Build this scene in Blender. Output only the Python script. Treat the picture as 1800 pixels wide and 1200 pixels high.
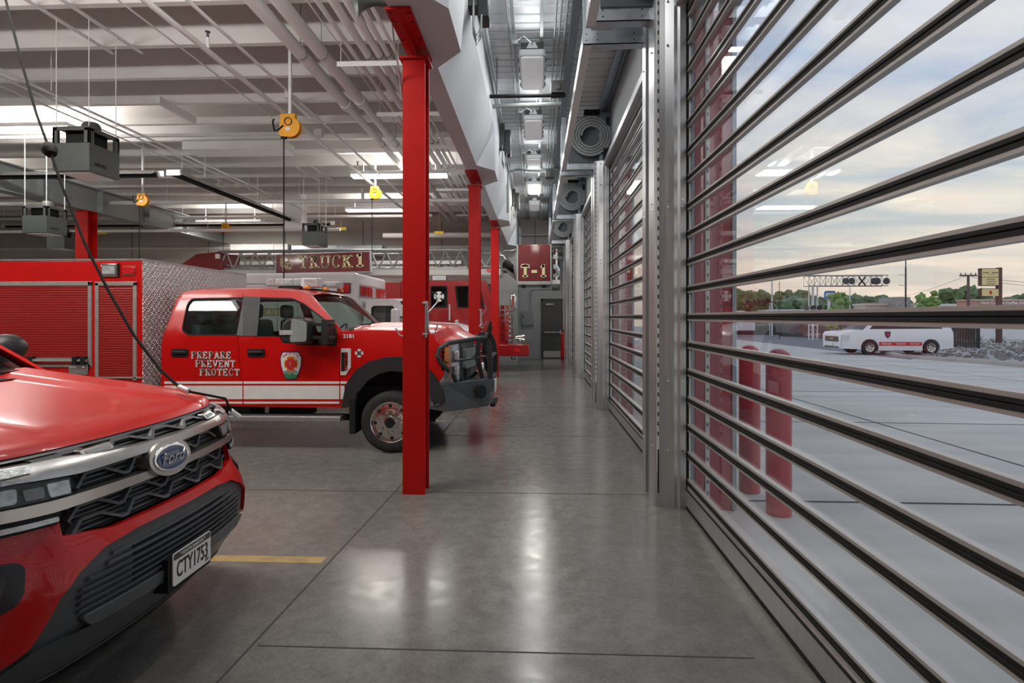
import bpy, bmesh, math, random
from mathutils import Vector, Matrix
from mathutils.geometry import delaunay_2d_cdt
random.seed(7)
PI = math.pi
SC = bpy.context.scene
COL = SC.collection
for o in list(bpy.data.objects): bpy.data.objects.remove(o)

# ------------------------------------------------------------------ camera
TH = math.atan(.043)          # the lens looks slightly left of the aisle direction (+Y)
EYE = 1.65
cam = bpy.data.cameras.new('camera'); cam.sensor_width = 36; cam.lens = 20.0
cam.shift_y = -43/1800; cam.clip_end = 800; cam.clip_start = .02
camo = bpy.data.objects.new('camera', cam); COL.objects.link(camo)
camo.location = (0, 0, EYE); camo.rotation_euler = (PI/2, 0, TH)
SC.camera = camo

# ------------------------------------------------------------------ world, exposure
SC.view_settings.view_transform = 'Standard'; SC.view_settings.look = 'None'
SC.view_settings.gamma = 1; SC.view_settings.exposure = -0.08
SC.view_settings.use_curve_mapping = False
W = bpy.data.worlds.new('sky'); SC.world = W; W.use_nodes = True
def build_world():
    nt = W.node_tree; N = nt.nodes; L = nt.links; N.clear()
    out = N.new('ShaderNodeOutputWorld'); bg = N.new('ShaderNodeBackground')
    tc = N.new('ShaderNodeTexCoord'); sep = N.new('ShaderNodeSeparateXYZ'); L.new(tc.outputs['Generated'], sep.inputs[0])
    add = N.new('ShaderNodeMath'); add.operation = 'ADD'; add.inputs[1].default_value = .10; L.new(sep.outputs[2], add.inputs[0])
    mx = N.new('ShaderNodeMath'); mx.operation = 'MAXIMUM'; mx.inputs[1].default_value = .05; L.new(add.outputs[0], mx.inputs[0])
    vs = N.new('ShaderNodeVectorMath'); vs.operation = 'DIVIDE'; L.new(tc.outputs['Generated'], vs.inputs[0]); L.new(mx.outputs[0], vs.inputs[1])
    mp = N.new('ShaderNodeMapping'); mp.inputs['Scale'].default_value = (.55, .95, 0); mp.inputs['Rotation'].default_value = (0, 0, .55); L.new(vs.outputs[0], mp.inputs[0])
    n1 = N.new('ShaderNodeTexNoise'); n1.inputs['Scale'].default_value = 1.3; n1.inputs['Detail'].default_value = 6; n1.inputs['Roughness'].default_value = .55; n1.inputs['Distortion'].default_value = .5
    L.new(mp.outputs[0], n1.inputs['Vector'])
    ramp = N.new('ShaderNodeValToRGB'); e = ramp.color_ramp.elements
    e[0].position = 0; e[0].color = (.66, .56, .48, 1)
    e[1].position = 1; e[1].color = (.42, .50, .70, 1)
    a = e.new(.06); a.color = (.60, .55, .49, 1)
    a = e.new(.16); a.color = (.48, .53, .55, 1)
    a = e.new(.35); a.color = (.42, .50, .64, 1)
    L.new(sep.outputs[2], ramp.inputs[0])
    r2 = N.new('ShaderNodeValToRGB'); e = r2.color_ramp.elements
    e[0].position = .40; e[0].color = (0, 0, 0, 1); e[1].position = .68; e[1].color = (1, 1, 1, 1); L.new(n1.outputs[0], r2.inputs[0])
    hi = N.new('ShaderNodeValToRGB'); e = hi.color_ramp.elements
    e[0].position = 0; e[0].color = (.86, .70, .56, 1); e[1].position = .6; e[1].color = (.62, .66, .78, 1)
    a = e.new(.22); a.color = (.90, .80, .68, 1); L.new(sep.outputs[2], hi.inputs[0])
    mix = N.new('ShaderNodeMix'); mix.data_type = 'RGBA'; L.new(r2.outputs[0], mix.inputs[0]); L.new(ramp.outputs[0], mix.inputs[6]); L.new(hi.outputs[0], mix.inputs[7])
    L.new(mix.outputs[2], bg.inputs[0]); bg.inputs[1].default_value = 1.35
    L.new(bg.outputs[0], out.inputs[0])
build_world()

# ------------------------------------------------------------------ ceiling luminaire positions (their lamps are made in their builder)
# x, y, z, watts down, added fill up, added fill towards the doors' far end
BAY_LIGHTS = [(-3.2, 3.9, 4.75, 90, 60, 70), (-7.4, 3.6, 4.75, 90, 60, 70), (-3.4, 14.0, 5.12, 110, 40, 0), (-10.3, 10.8, 5.31, 130, 25, 60), (-11.0, 20.0, 5.0, 140, 60, 0), (-16.5, 14.5, 5.0, 150, 120, 0), (-13.5, 4.2, 4.6, 110, 60, 60), (-5.2, 18.9, 5.2, 60, 30, 0)]  # lights out of frame are unseen, placed for even fill
LAMP_GAIN = 1.0; UP_GAIN = 1.0; AISLE_W = 20

# ------------------------------------------------------------------ measuring helpers
CT, ST = math.cos(TH), math.sin(TH)
def ray(px, py):
    u = (px-900)/1000; v = (557-py)/1000
    return (u*CT-ST, u*ST+CT, v)
def onY(px, py, Y):
    d = ray(px, py); t = Y/d[1]; return (d[0]*t, EYE+d[2]*t)

# ------------------------------------------------------------------ materials
M = {}
def mat(name, col, rough=.5, metal=0, coat=0, var=.06, nscale=6, bump=0, emit=None, spec=.5, alpha=1, trans=0, stretch=(1, 1, 1), rvar=.0, bscale=None):
    m = bpy.data.materials.new(name); m.use_nodes = True; M[name] = m
    nt = m.node_tree; N = nt.nodes; L = nt.links; b = N['Principled BSDF']
    b.inputs['Roughness'].default_value = rough; b.inputs['Metallic'].default_value = metal
    b.inputs['Coat Weight'].default_value = coat; b.inputs['Coat Roughness'].default_value = .06
    b.inputs['Specular IOR Level'].default_value = spec
    tc = N.new('ShaderNodeTexCoord'); mp = N.new('ShaderNodeMapping'); mp.inputs['Scale'].default_value = stretch
    L.new(tc.outputs['Object'], mp.inputs[0])
    n = N.new('ShaderNodeTexNoise'); n.inputs['Scale'].default_value = nscale; n.inputs['Detail'].default_value = 4; L.new(mp.outputs[0], n.inputs['Vector'])
    r = N.new('ShaderNodeValToRGB'); e = r.color_ramp.elements
    e[0].position = .3; e[1].position = .7
    e[0].color = tuple(max(0, c*(1-var)) for c in col)+(1,); e[1].color = tuple(min(1, c*(1+var)) for c in col)+(1,)
    L.new(n.outputs[0], r.inputs[0]); L.new(r.outputs[0], b.inputs['Base Color'])
    if rvar:
        mr = N.new('ShaderNodeMapRange'); mr.inputs[3].default_value = max(.02, rough-rvar); mr.inputs[4].default_value = rough+rvar
        L.new(n.outputs[0], mr.inputs[0]); L.new(mr.outputs[0], b.inputs['Roughness'])
    if bump:
        n2 = N.new('ShaderNodeTexNoise'); n2.inputs['Scale'].default_value = bscale or nscale*8; L.new(mp.outputs[0], n2.inputs['Vector'])
        bp = N.new('ShaderNodeBump'); bp.inputs['Strength'].default_value = bump; bp.inputs['Distance'].default_value = .01
        L.new(n2.outputs[0], bp.inputs['Height']); L.new(bp.outputs[0], b.inputs['Normal'])
    if emit: b.inputs['Emission Color'].default_value = tuple(emit[:3])+(1,); b.inputs['Emission Strength'].default_value = emit[3]
    return m
def glass(name, tint, gloss=.08, rough=.02):
    m = bpy.data.materials.new(name); m.use_nodes = True; M[name] = m
    nt = m.node_tree; N = nt.nodes; L = nt.links; N.clear()
    out = N.new('ShaderNodeOutputMaterial'); t = N.new('ShaderNodeBsdfTransparent'); g = N.new('ShaderNodeBsdfGlossy')
    t.inputs[0].default_value = tint+(1,); g.inputs['Roughness'].default_value = rough; g.inputs[0].default_value = (.9, .92, .95, 1)
    fr = N.new('ShaderNodeLayerWeight'); fr.inputs[0].default_value = .5
    pw = N.new('ShaderNodeMath'); pw.operation = 'POWER'; pw.inputs[1].default_value = 4.5; L.new(fr.outputs['Facing'], pw.inputs[0])
    ml = N.new('ShaderNodeMath'); ml.operation = 'MULTIPLY_ADD'; ml.inputs[1].default_value = .85; ml.inputs[2].default_value = gloss*.5
    L.new(pw.outputs[0], ml.inputs[0])
    mx = N.new('ShaderNodeMixShader'); L.new(ml.outputs[0], mx.inputs[0]); L.new(t.outputs[0], mx.inputs[1]); L.new(g.outputs[0], mx.inputs[2])
    L.new(mx.outputs[0], out.inputs[0]); return m
mat('red_shutter', (.30, .003, .003), .4, 0, .2, .04, 3)
mat('red_paint', (.58, .004, .003), .33, 0, .35, .04, 3, spec=.4)
mat('truck_red', (.34, .006, .008), .25, 0, .7, .04, 3)
mat('red_steel', (.50, .006, .004), .5, 0, 0, .05, 4, spec=.25)
mat('coil_plate', (.10, .11, .12), .6)
mat('dark_red', (.17, .005, .007), .35, 0, .5, .05, 4)
mat('pier_red', (.34, .045, .060), .45, 0, 0, .08, 3, stretch=(1, 1, .2))
mat('white_paint', (.74, .74, .73), .55, 0, 0, .03, 2)
mat('white_gloss', (.80, .82, .84), .25, 0, .6, .02, 2)
mat('off_white', (.60, .59, .57), .6, 0, 0, .04, 1.5)
mat('gypsum', (.60, .62, .65), .8, 0, 0, .03, 1.2, bump=.05, bscale=60)
mat('joist_paint', (.76, .74, .72), .6, 0, 0, .05, 1.2)
mat('deck_gray', (.84, .88, .89), .45, 0, 0, .06, 2)
mat('blue_steel', (.30, .35, .40), .4, .5, 0, .1, 5, rvar=.08)
mat('aluminium', (.55, .56, .57), .38, .85, 0, .07, 5, stretch=(8, 8, .4), rvar=.08)
mat('door_alu', (.46, .44, .42), .40, .45, 0, .06, 5, stretch=(6, .4, 6), rvar=.08)
mat('galvanised', (.50, .54, .57), .35, .75, 0, .12, 8, rvar=.1)
mat('coil_grey', (.30, .31, .31), .45, .5, 0, .06, 10)
mat('rubber', (.014, .015, .016), .7, 0, 0, .15, 10, spec=.25)
mat('black_plastic', (.028, .030, .033), .42, 0, 0, .15, 12)
mat('grey_plastic', (.075, .082, .088), .4, 0, .1, .1, 10)
mat('dark_grey', (.06, .065, .06), .5, 0, 0, .08, 4)
mat('filter_grey', (.060, .068, .064), .45, .2, 0, .05, 3)
mat('tyre', (.022, .022, .023), .75, 0, 0, .15, 20, bump=.2)
mat('chrome', (.85, .86, .88), .10, 1.0, 0, .03, 5)
mat('polished_alu', (.72, .70, .67), .18, 1.0, 0, .06, 8)
mat('silver', (.52, .50, .48), .28, .85, .3, .04, 3)
mat('lamp_clear', (.62, .66, .68), .12, .3, .8, .25, 30, bump=.25)
mat('lamp_red', (.62, .012, .02), .15, 0, 1, .2, 30, bump=.1)
mat('amber', (.75, .22, .01), .2, 0, .8, .15, 30)
mat('letter_white', (.82, .82, .80), .4)
mat('letter_gold', (.80, .58, .24), .35, .2)
mat('letter_black', (.02, .02, .02), .4)
mat('letter_cream', (.85, .72, .42), .4)
mat('seat_cloth', (.10, .125, .14), .85, 0, 0, .1, 20)
mat('dark_trim', (.05, .055, .06), .6)
mat('door_dark', (.085, .088, .085), .5, 0, 0, .05, 3)
mat('panel_grey', (.27, .30, .29), .5)
mat('wall_grey', (.40, .42, .42), .8, 0, 0, .04, .8)
mat('wall_tan', (.47, .44, .40), .85, 0, 0, .05, .8)
mat('reel_yellow', (.80, .36, .01), .35, 0, .3, .08, 6)
mat('label_yellow', (.75, .55, .05), .5)
mat('cable', (.012, .012, .011), .8, spec=.15)
mat('ladder_alu', (.42, .42, .41), .4, .7, 0, .08, 6)
mat('emblem_blue', (.02, .04, .14), .25, 0, .8, .05, 4)
mat('emblem_navy', (.02, .03, .10), .35)
mat('emblem_green', (.03, .25, .10), .4)
mat('emblem_red', (.62, .03, .03), .4)
mat('heater_reflector', (.70, .70, .68), .25, .8)
mat('lamp_white', (.75, .76, .76), .3, 0, .3, .02, 4)
mat('faint_lens', (.8, .8, .8), .3, emit=(.95, .97, 1, .16))  # weak emission added so the unlit fixture lenses look whiter
mat('lit_lens', (.9, .9, .85), .3, emit=(1.0, .94, .80, 9))
mat('lit_strip', (.9, .9, .9), .3, emit=(1.0, .97, .92, 6))
mat('asphalt', (.20, .19, .21), .9, 0, 0, .12, 1.5, bump=.1)
mat('out_concrete', (.53, .51, .455), .75, 0, 0, .16, .9, stretch=(.35, 1.6, 1), bump=.08, bscale=30)
mat('kerb', (.50, .46, .42), .85, 0, 0, .1, 3)
mat('verge', (.36, .34, .32), .9, 0, 0, .12, 1)
mat('rock', (.22, .20, .19), .9, 0, 0, .4, 3, bump=.4)
mat('leaf', (.12, .19, .085), .8, 0, 0, .5, 1.2, bump=.6, bscale=6)
mat('leaf_light', (.20, .34, .09), .8, 0, 0, .4, 3)
mat('bark', (.12, .10, .09), .9)
mat('bollard', (.42, .055, .075), .4, 0, .3, .1, 6)
mat('fence_black', (.02, .024, .028), .5)
mat('sign_yellow', (.80, .66, .32), .5)
mat('sign_brown', (.10, .045, .04), .6)
mat('sign_blue', (.05, .22, .48), .4)
mat('brick_tan', (.52, .30, .24), .8, 0, 0, .1, 2)
mat('stucco', (.62, .55, .47), .85)
mat('roof_white', (.72, .74, .76), .6)
mat('dull_canvas', (.03, .022, .014), .9, spec=.2)
mat('brown_grass', (.25, .24, .13), .9, 0, 0, .3, 2)
mat('post_white', (.65, .66, .66), .5)
mat('wood_pole', (.14, .11, .10), .9)
mat('gantry_grey', (.25, .23, .23), .6, .3)
mat('stripe_yellow', (.42, .29, .12), .6, 0, 0, .25, 8)
mat('joint_dark', (.065, .062, .058), .9)
glass('door_glass', (.95, .96, .96), .012)
glass('car_glass', (.72, .80, .77), .05)
glass('tinted_glass', (.24, .28, .28), .08)

def floor_mat():
    m = bpy.data.materials.new('polished_concrete'); m.use_nodes = True; M['concrete'] = m
    nt = m.node_tree; N = nt.nodes; L = nt.links; b = N['Principled BSDF']
    tc = N.new('ShaderNodeTexCoord')
    def noise(s, d, dist=0):
        n = N.new('ShaderNodeTexNoise'); n.inputs['Scale'].default_value = s; n.inputs['Detail'].default_value = d; n.inputs['Distortion'].default_value = dist
        L.new(tc.outputs['Object'], n.inputs['Vector']); return n
    a = noise(.9, 6, .6); c = noise(9, 6, .2); d = noise(38, 5, 1.2)
    mx = N.new('ShaderNodeMath'); mx.operation = 'MULTIPLY_ADD'; mx.inputs[1].default_value = .30; L.new(c.outputs[0], mx.inputs[0])
    h = N.new('ShaderNodeMath'); h.operation = 'MULTIPLY_ADD'; h.inputs[1].default_value = .34; h.inputs[2].default_value = .02
    L.new(a.outputs[0], h.inputs[0]); L.new(h.outputs[0], mx.inputs[2])
    g = N.new('ShaderNodeMath'); g.operation = 'MULTIPLY_ADD'; g.inputs[1].default_value = .34; L.new(d.outputs[0], g.inputs[0]); L.new(mx.outputs[0], g.inputs[2])
    r = N.new('ShaderNodeValToRGB'); e = r.color_ramp.elements
    e[0].position = .28; e[0].color = (.115, .111, .100, 1); e[1].position = .74; e[1].color = (.27, .262, .242, 1)
    x = e.new(.5); x.color = (.180, .176, .160, 1)
    L.new(g.outputs[0], r.inputs[0]); L.new(r.outputs[0], b.inputs['Base Color'])
    mr = N.new('ShaderNodeMapRange'); mr.inputs[1].default_value = .3; mr.inputs[2].default_value = .7; mr.inputs[3].default_value = .15; mr.inputs[4].default_value = .25
    L.new(c.outputs[0], mr.inputs[0]); L.new(mr.outputs[0], b.inputs['Roughness'])
    b.inputs['Specular IOR Level'].default_value = .32
    bp = N.new('ShaderNodeBump'); bp.inputs['Strength'].default_value = .12; bp.inputs['Distance'].default_value = .004; L.new(c.outputs[0], bp.inputs['Height']); L.new(bp.outputs[0], b.inputs['Normal'])
floor_mat()
def diamond_mat():
    m = bpy.data.materials.new('diamond_plate'); m.use_nodes = True; M['diamond'] = m
    nt = m.node_tree; N = nt.nodes; L = nt.links; b = N['Principled BSDF']
    b.inputs['Base Color'].default_value = (.74, .76, .78, 1); b.inputs['Metallic'].default_value = .65; b.inputs['Roughness'].default_value = .30
    tc = N.new('ShaderNodeTexCoord'); outs = []
    for ang in (.785, -.785):
        mp = N.new('ShaderNodeMapping'); mp.inputs['Rotation'].default_value = (ang, 0, 0); mp.inputs['Scale'].default_value = (1, 1, 1); L.new(tc.outputs['Object'], mp.inputs[0])
        w = N.new('ShaderNodeTexWave'); w.inputs['Scale'].default_value = 9.5; w.bands_direction = 'Y'; L.new(mp.outputs[0], w.inputs[0])
        w2 = N.new('ShaderNodeTexWave'); w2.inputs['Scale'].default_value = 5; w2.bands_direction = 'Z'; L.new(mp.outputs[0], w2.inputs[0])
        q = N.new('ShaderNodeMath'); q.operation = 'MULTIPLY'; L.new(w.outputs['Fac'], q.inputs[0]); L.new(w2.outputs['Fac'], q.inputs[1]); outs.append(q)
    s = N.new('ShaderNodeMath'); s.operation = 'MAXIMUM'; L.new(outs[0].outputs[0], s.inputs[0]); L.new(outs[1].outputs[0], s.inputs[1])
    p = N.new('ShaderNodeMath'); p.operation = 'POWER'; p.inputs[1].default_value = 3; L.new(s.outputs[0], p.inputs[0])
    bp = N.new('ShaderNodeBump'); bp.inputs['Strength'].default_value = 1.0; bp.inputs['Distance'].default_value = .016; L.new(p.outputs[0], bp.inputs['Height']); L.new(bp.outputs[0], b.inputs['Normal'])
diamond_mat()

# ------------------------------------------------------------------ mesh builder
def inpoly(p, poly):
    x, y = p; c = False; n = len(poly); j = n-1
    for i in range(n):
        xi, yi = poly[i]; xj, yj = poly[j]
        if (yi > y) != (yj > y) and x < (xj-xi)*(y-yi)/(yj-yi)+xi: c = not c
        j = i
    return c
def resample(poly, step):
    out = []
    for i, a in enumerate(poly):
        b = poly[(i+1) % len(poly)]; d = math.hypot(b[0]-a[0], b[1]-a[1]); n = max(1, int(math.ceil(d/step)))
        for k in range(n): out.append((a[0]+(b[0]-a[0])*k/n, a[1]+(b[1]-a[1])*k/n))
    return out
def rnd(poly, r, seg=4):
    """polygon with rounded corners"""
    out = []; n = len(poly)
    for i in range(n):
        p = Vector(poly[i]); a = Vector(poly[i-1])-p; b = Vector(poly[(i+1) % n])-p
        rr = min(r, a.length*.45, b.length*.45)
        A = p+a.normalized()*rr; B = p+b.normalized()*rr
        for k in range(seg+1):
            t = k/seg; q = A*(1-t)**2+p*2*t*(1-t)+B*t*t; out.append((q.x, q.y))
    return out
def oval(cx, cy, rx, ry, n=28, a0=0): return [(cx+rx*math.cos(a0+2*PI*i/n), cy+ry*math.sin(a0+2*PI*i/n)) for i in range(n)]

SPLIT = {'hanger', 'bolt', 'clip', 'hand_hole', 'lug_nut', 'guard_hoop', 'end_cap', 'end_caps', 'screw', 'plate_screw', 'side_plate', 'bucket_foot', 'grab_handle', 'wiper', 'bar_latch', 'rim_hole', 'hinge_knuckle', 'prong', 'edge_guide', 'guide_lip', 'base_beam', 'projector', 'guard_crossbar'}
class MB:
    def __init__(s): s.bm = bmesh.new()
    def v(s, p): return s.bm.verts.new(p)
    def face(s, vs):
        try: return s.bm.faces.new(vs)
        except ValueError: return None
    def box(s, x0, x1, y0, y1, z0, z1, mtx=None):
        P = [(x, y, z) for x in (x0, x1) for y in (y0, y1) for z in (z0, z1)]
        if mtx: P = [mtx @ Vector(p) for p in P]
        V = [s.v(p) for p in P]
        for q in ((0, 1, 3, 2), (4, 6, 7, 5), (0, 4, 5, 1), (2, 3, 7, 6), (0, 2, 6, 4), (1, 5, 7, 3)): s.face([V[i] for i in q])
        return s
    def prism(s, pts, fn0, fn1):
        A = [s.v(fn0(*p)) for p in pts]; B = [s.v(fn1(*p)) for p in pts]; n = len(pts)
        s.face(A); s.face(B[::-1])
        for i in range(n): s.face([A[i], B[i], B[(i+1) % n], A[(i+1) % n]])
        return s
    def prism_x(s, pts, x0, x1): return s.prism(pts, lambda a, b: (x0, a, b), lambda a, b: (x1, a, b))
    def prism_y(s, pts, y0, y1): return s.prism(pts, lambda a, b: (a, y0, b), lambda a, b: (a, y1, b))
    def prism_z(s, pts, z0, z1): return s.prism(pts, lambda a, b: (a, b, z0), lambda a, b: (a, b, z1))
    def ring(s, c, ax, r, seg, ref=None):
        ax = Vector(ax).normalized(); ref = ref or (Vector((0, 0, 1)) if abs(ax.z) < .9 else Vector((1, 0, 0)))
        u = ax.cross(ref).normalized(); w = ax.cross(u)
        return [s.v(Vector(c)+u*(r*math.cos(2*PI*i/seg))+w*(r*math.sin(2*PI*i/seg))) for i in range(seg)]
    def bridge(s, A, B):
        n = len(A)
        for i in range(n): s.face([A[i], A[(i+1) % n], B[(i+1) % n], B[i]])
    def cyl(s, p0, p1, r, seg=16, r1=None):
        ax = Vector(p1)-Vector(p0); A = s.ring(p0, ax, r, seg); B = s.ring(p1, ax, r if r1 is None else r1, seg)
        s.bridge(A, B); s.face(A[::-1]); s.face(B); return s
    def tube(s, path, r, seg=8):
        P = [Vector(p) for p in path]; R = []
        for i, p in enumerate(P):
            a = (P[min(i+1, len(P)-1)]-P[max(i-1, 0)])
            ref = Vector((0, 0, 1)) if abs(a.normalized().z) < .95 else Vector((1, 0, 0))
            if i and hasattr(s, '_ref') : ref = s._ref
            R.append(s.ring(p, a, r, seg, ref)); s._ref = ref if abs(a.normalized().dot(ref)) < .97 else (Vector((1, 0, 0)) if abs(a.normalized().x) < .9 else Vector((0, 1, 0)))
        if hasattr(s, '_ref'): del s._ref
        for a, b in zip(R, R[1:]): s.bridge(a, b)
        s.face(R[0][::-1]); s.face(R[-1]); return s
    def lathe(s, prof, c, ax, seg=32):
        """prof: (radius, distance along ax)"""
        ax = Vector(ax).normalized(); R = []
        for r, h in prof:
            if r < 1e-5: R.append([s.v(Vector(c)+ax*h)]*1)
            else: R.append(s.ring(Vector(c)+ax*h, ax, r, seg))
        for a, b in zip(R, R[1:]):
            if len(a) == 1 and len(b) == 1: continue
            if len(a) == 1:
                for i in range(seg): s.face([a[0], b[(i+1) % seg], b[i]])
            elif len(b) == 1:
                for i in range(seg): s.face([a[i], a[(i+1) % seg], b[0]])
            else: s.bridge(a, b)
        return s
    def grid(s, f, nu, nv):
        V = [[s.v(f(i/nu, j/nv)) for j in range(nv+1)] for i in range(nu+1)]
        for i in range(nu):
            for j in range(nv): s.face([V[i][j], V[i+1][j], V[i+1][j+1], V[i][j+1]])
        return s
    def panel(s, outline, f, inn, holes=(), step=.12):
        """sheet with real thickness cut from a curved surface f(a,b); inn = inward thickness vector"""
        loops = [resample(outline, step)]+[resample(h, step) for h in holes]
        vs = []; es = []
        for lp in loops:
            b = len(vs); vs += [Vector(p) for p in lp]; es += [(b+i, b+(i+1) % len(lp)) for i in range(len(lp))]
        x0 = min(p[0] for p in outline); x1 = max(p[0] for p in outline); y0 = min(p[1] for p in outline); y1 = max(p[1] for p in outline)
        nx = int((x1-x0)/step); ny = int((y1-y0)/step)
        for i in range(1, nx+1):
            for j in range(1, ny+1):
                p = (x0+(x1-x0)*i/(nx+1), y0+(y1-y0)*j/(ny+1))
                if inpoly(p, outline) and not any(inpoly(p, h) for h in holes): vs.append(Vector(p))
        V, E, F, *_ = delaunay_2d_cdt(vs, es, [], 0, 1e-6)
        keep = []
        for fc in F:
            c = (sum(V[i][0] for i in fc)/len(fc), sum(V[i][1] for i in fc)/len(fc))
            if inpoly(c, outline) and not any(inpoly(c, h) for h in holes): keep.append(list(fc))
        used = set(i for fc in keep for i in fc); A = {}; B = {}; inn = Vector(inn)
        for i in used:
            p = Vector(f(V[i][0], V[i][1])); A[i] = s.v(p); B[i] = s.v(p+inn)
        cnt = {}
        for fc in keep:
            s.face([A[i] for i in fc]); s.face([B[i] for i in reversed(fc)])
            for k in range(len(fc)):
                a, b = fc[k], fc[(k+1) % len(fc)]; cnt[(a, b)] = cnt.get((a, b), 0)+1
        for (a, b) in cnt:
            if (b, a) not in cnt: s.face([A[b], A[a], B[a], B[b]])
        return s
    def stroke(s, pts, w, org, R, U, d, closed=False):
        """flat bar following 2-D points on a plane, thickness d along R x U"""
        Nn = R.cross(U).normalized()*d
        seg = list(zip(pts, pts[1:]))
        for a, b in seg:
            a = Vector(a); b = Vector(b); t = (b-a)
            if t.length < 1e-6: continue
            t = t.normalized(); n = Vector((-t.y, t.x))*w/2; a2 = a-t*w*.2; b2 = b+t*w*.2
            Q = [a2+n, b2+n, b2-n, a2-n]
            A = [s.v(org+R*q.x+U*q.y) for q in Q]; B = [s.v(org+R*q.x+U*q.y+Nn) for q in Q]
            s.face(A); s.face(B[::-1])
            for i in range(4): s.face([A[i], B[i], B[(i+1) % 4], A[(i+1) % 4]])
    def build(s, name, m, parent=None, bevel=0, ang=35, flat=False):
        if name in SPLIT and parent is not None:
            s.bm.verts.index_update(); seen = set(); isl = []
            for v0 in s.bm.verts:
                if v0 in seen: continue
                st = [v0]; seen.add(v0); g = []
                while st:
                    v = st.pop(); g.append(v)
                    for e in v.link_edges:
                        w = e.other_vert(v)
                        if w not in seen: seen.add(w); st.append(w)
                isl.append(g)
            if len(isl) > 1:
                for g in isl:
                    q = MB(); mp = {v: q.bm.verts.new(v.co) for v in g}
                    for f in {f for v in g for f in v.link_faces}: q.face([mp[v] for v in f.verts])
                    o = q._b(name, m, parent, bevel, ang, flat)
                s.bm.free(); return o
        return s._b(name, m, parent, bevel, ang, flat)
    def _b(s, name, m, parent=None, bevel=0, ang=35, flat=False):
        bmesh.ops.recalc_face_normals(s.bm, faces=s.bm.faces)
        me = bpy.data.meshes.new(name); s.bm.to_mesh(me); s.bm.free()
        if not flat:
            for p in me.polygons: p.use_smooth = True
            me.set_sharp_from_angle(angle=math.radians(ang))
        me.materials.append(M[m]); o = bpy.data.objects.new(name, me); COL.objects.link(o)
        if parent is not None:
            o.parent = parent
            if parent.type == 'EMPTY': o.matrix_parent_inverse = (Matrix.Translation(parent.location) @ parent.rotation_euler.to_matrix().to_4x4()).inverted()
        if bevel:
            md = o.modifiers.new('bevel', 'BEVEL'); md.width = bevel; md.segments = 2; md.limit_method = 'ANGLE'; md.angle_limit = .7
            if hasattr(md, 'harden_normals'): md.harden_normals = False
        return o

def thing(name, label, cat, loc=(0, 0, 0), group=None):
    o = bpy.data.objects.new(name, None); COL.objects.link(o); o.location = loc; o.empty_display_size = .1
    o['label'] = label; o['category'] = cat
    if group: o['group'] = group
    return o
def tag(o, label, cat, group=None, kind=None):
    o['label'] = label; o['category'] = cat
    if group: o['group'] = group
    if kind: o['kind'] = kind
    return o
def struct(o): o['kind'] = 'structure'; return o
def dup(root, delta, label=None):
    r = root.copy(); COL.objects.link(r); r.location = Vector(root.location)+Vector(delta)
    if label: r['label'] = label
    for ch in list(root.children):
        c = ch.copy(); COL.objects.link(c); c.parent = r
        for g in ch.children:
            e = g.copy(); COL.objects.link(e); e.parent = c
    return r
def lamp(name, loc, rot, sx, sy, power, color, parent):
    l = bpy.data.lights.new(name, 'AREA'); l.shape = 'RECTANGLE'; l.size = sx; l.size_y = sy; l.energy = power; l.color = color
    o = bpy.data.objects.new(name, l); COL.objects.link(o); o.parent = parent
    o.matrix_parent_inverse = Matrix.Translation(parent.location).inverted(); o.location = loc; o.rotation_euler = rot
    return o

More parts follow.
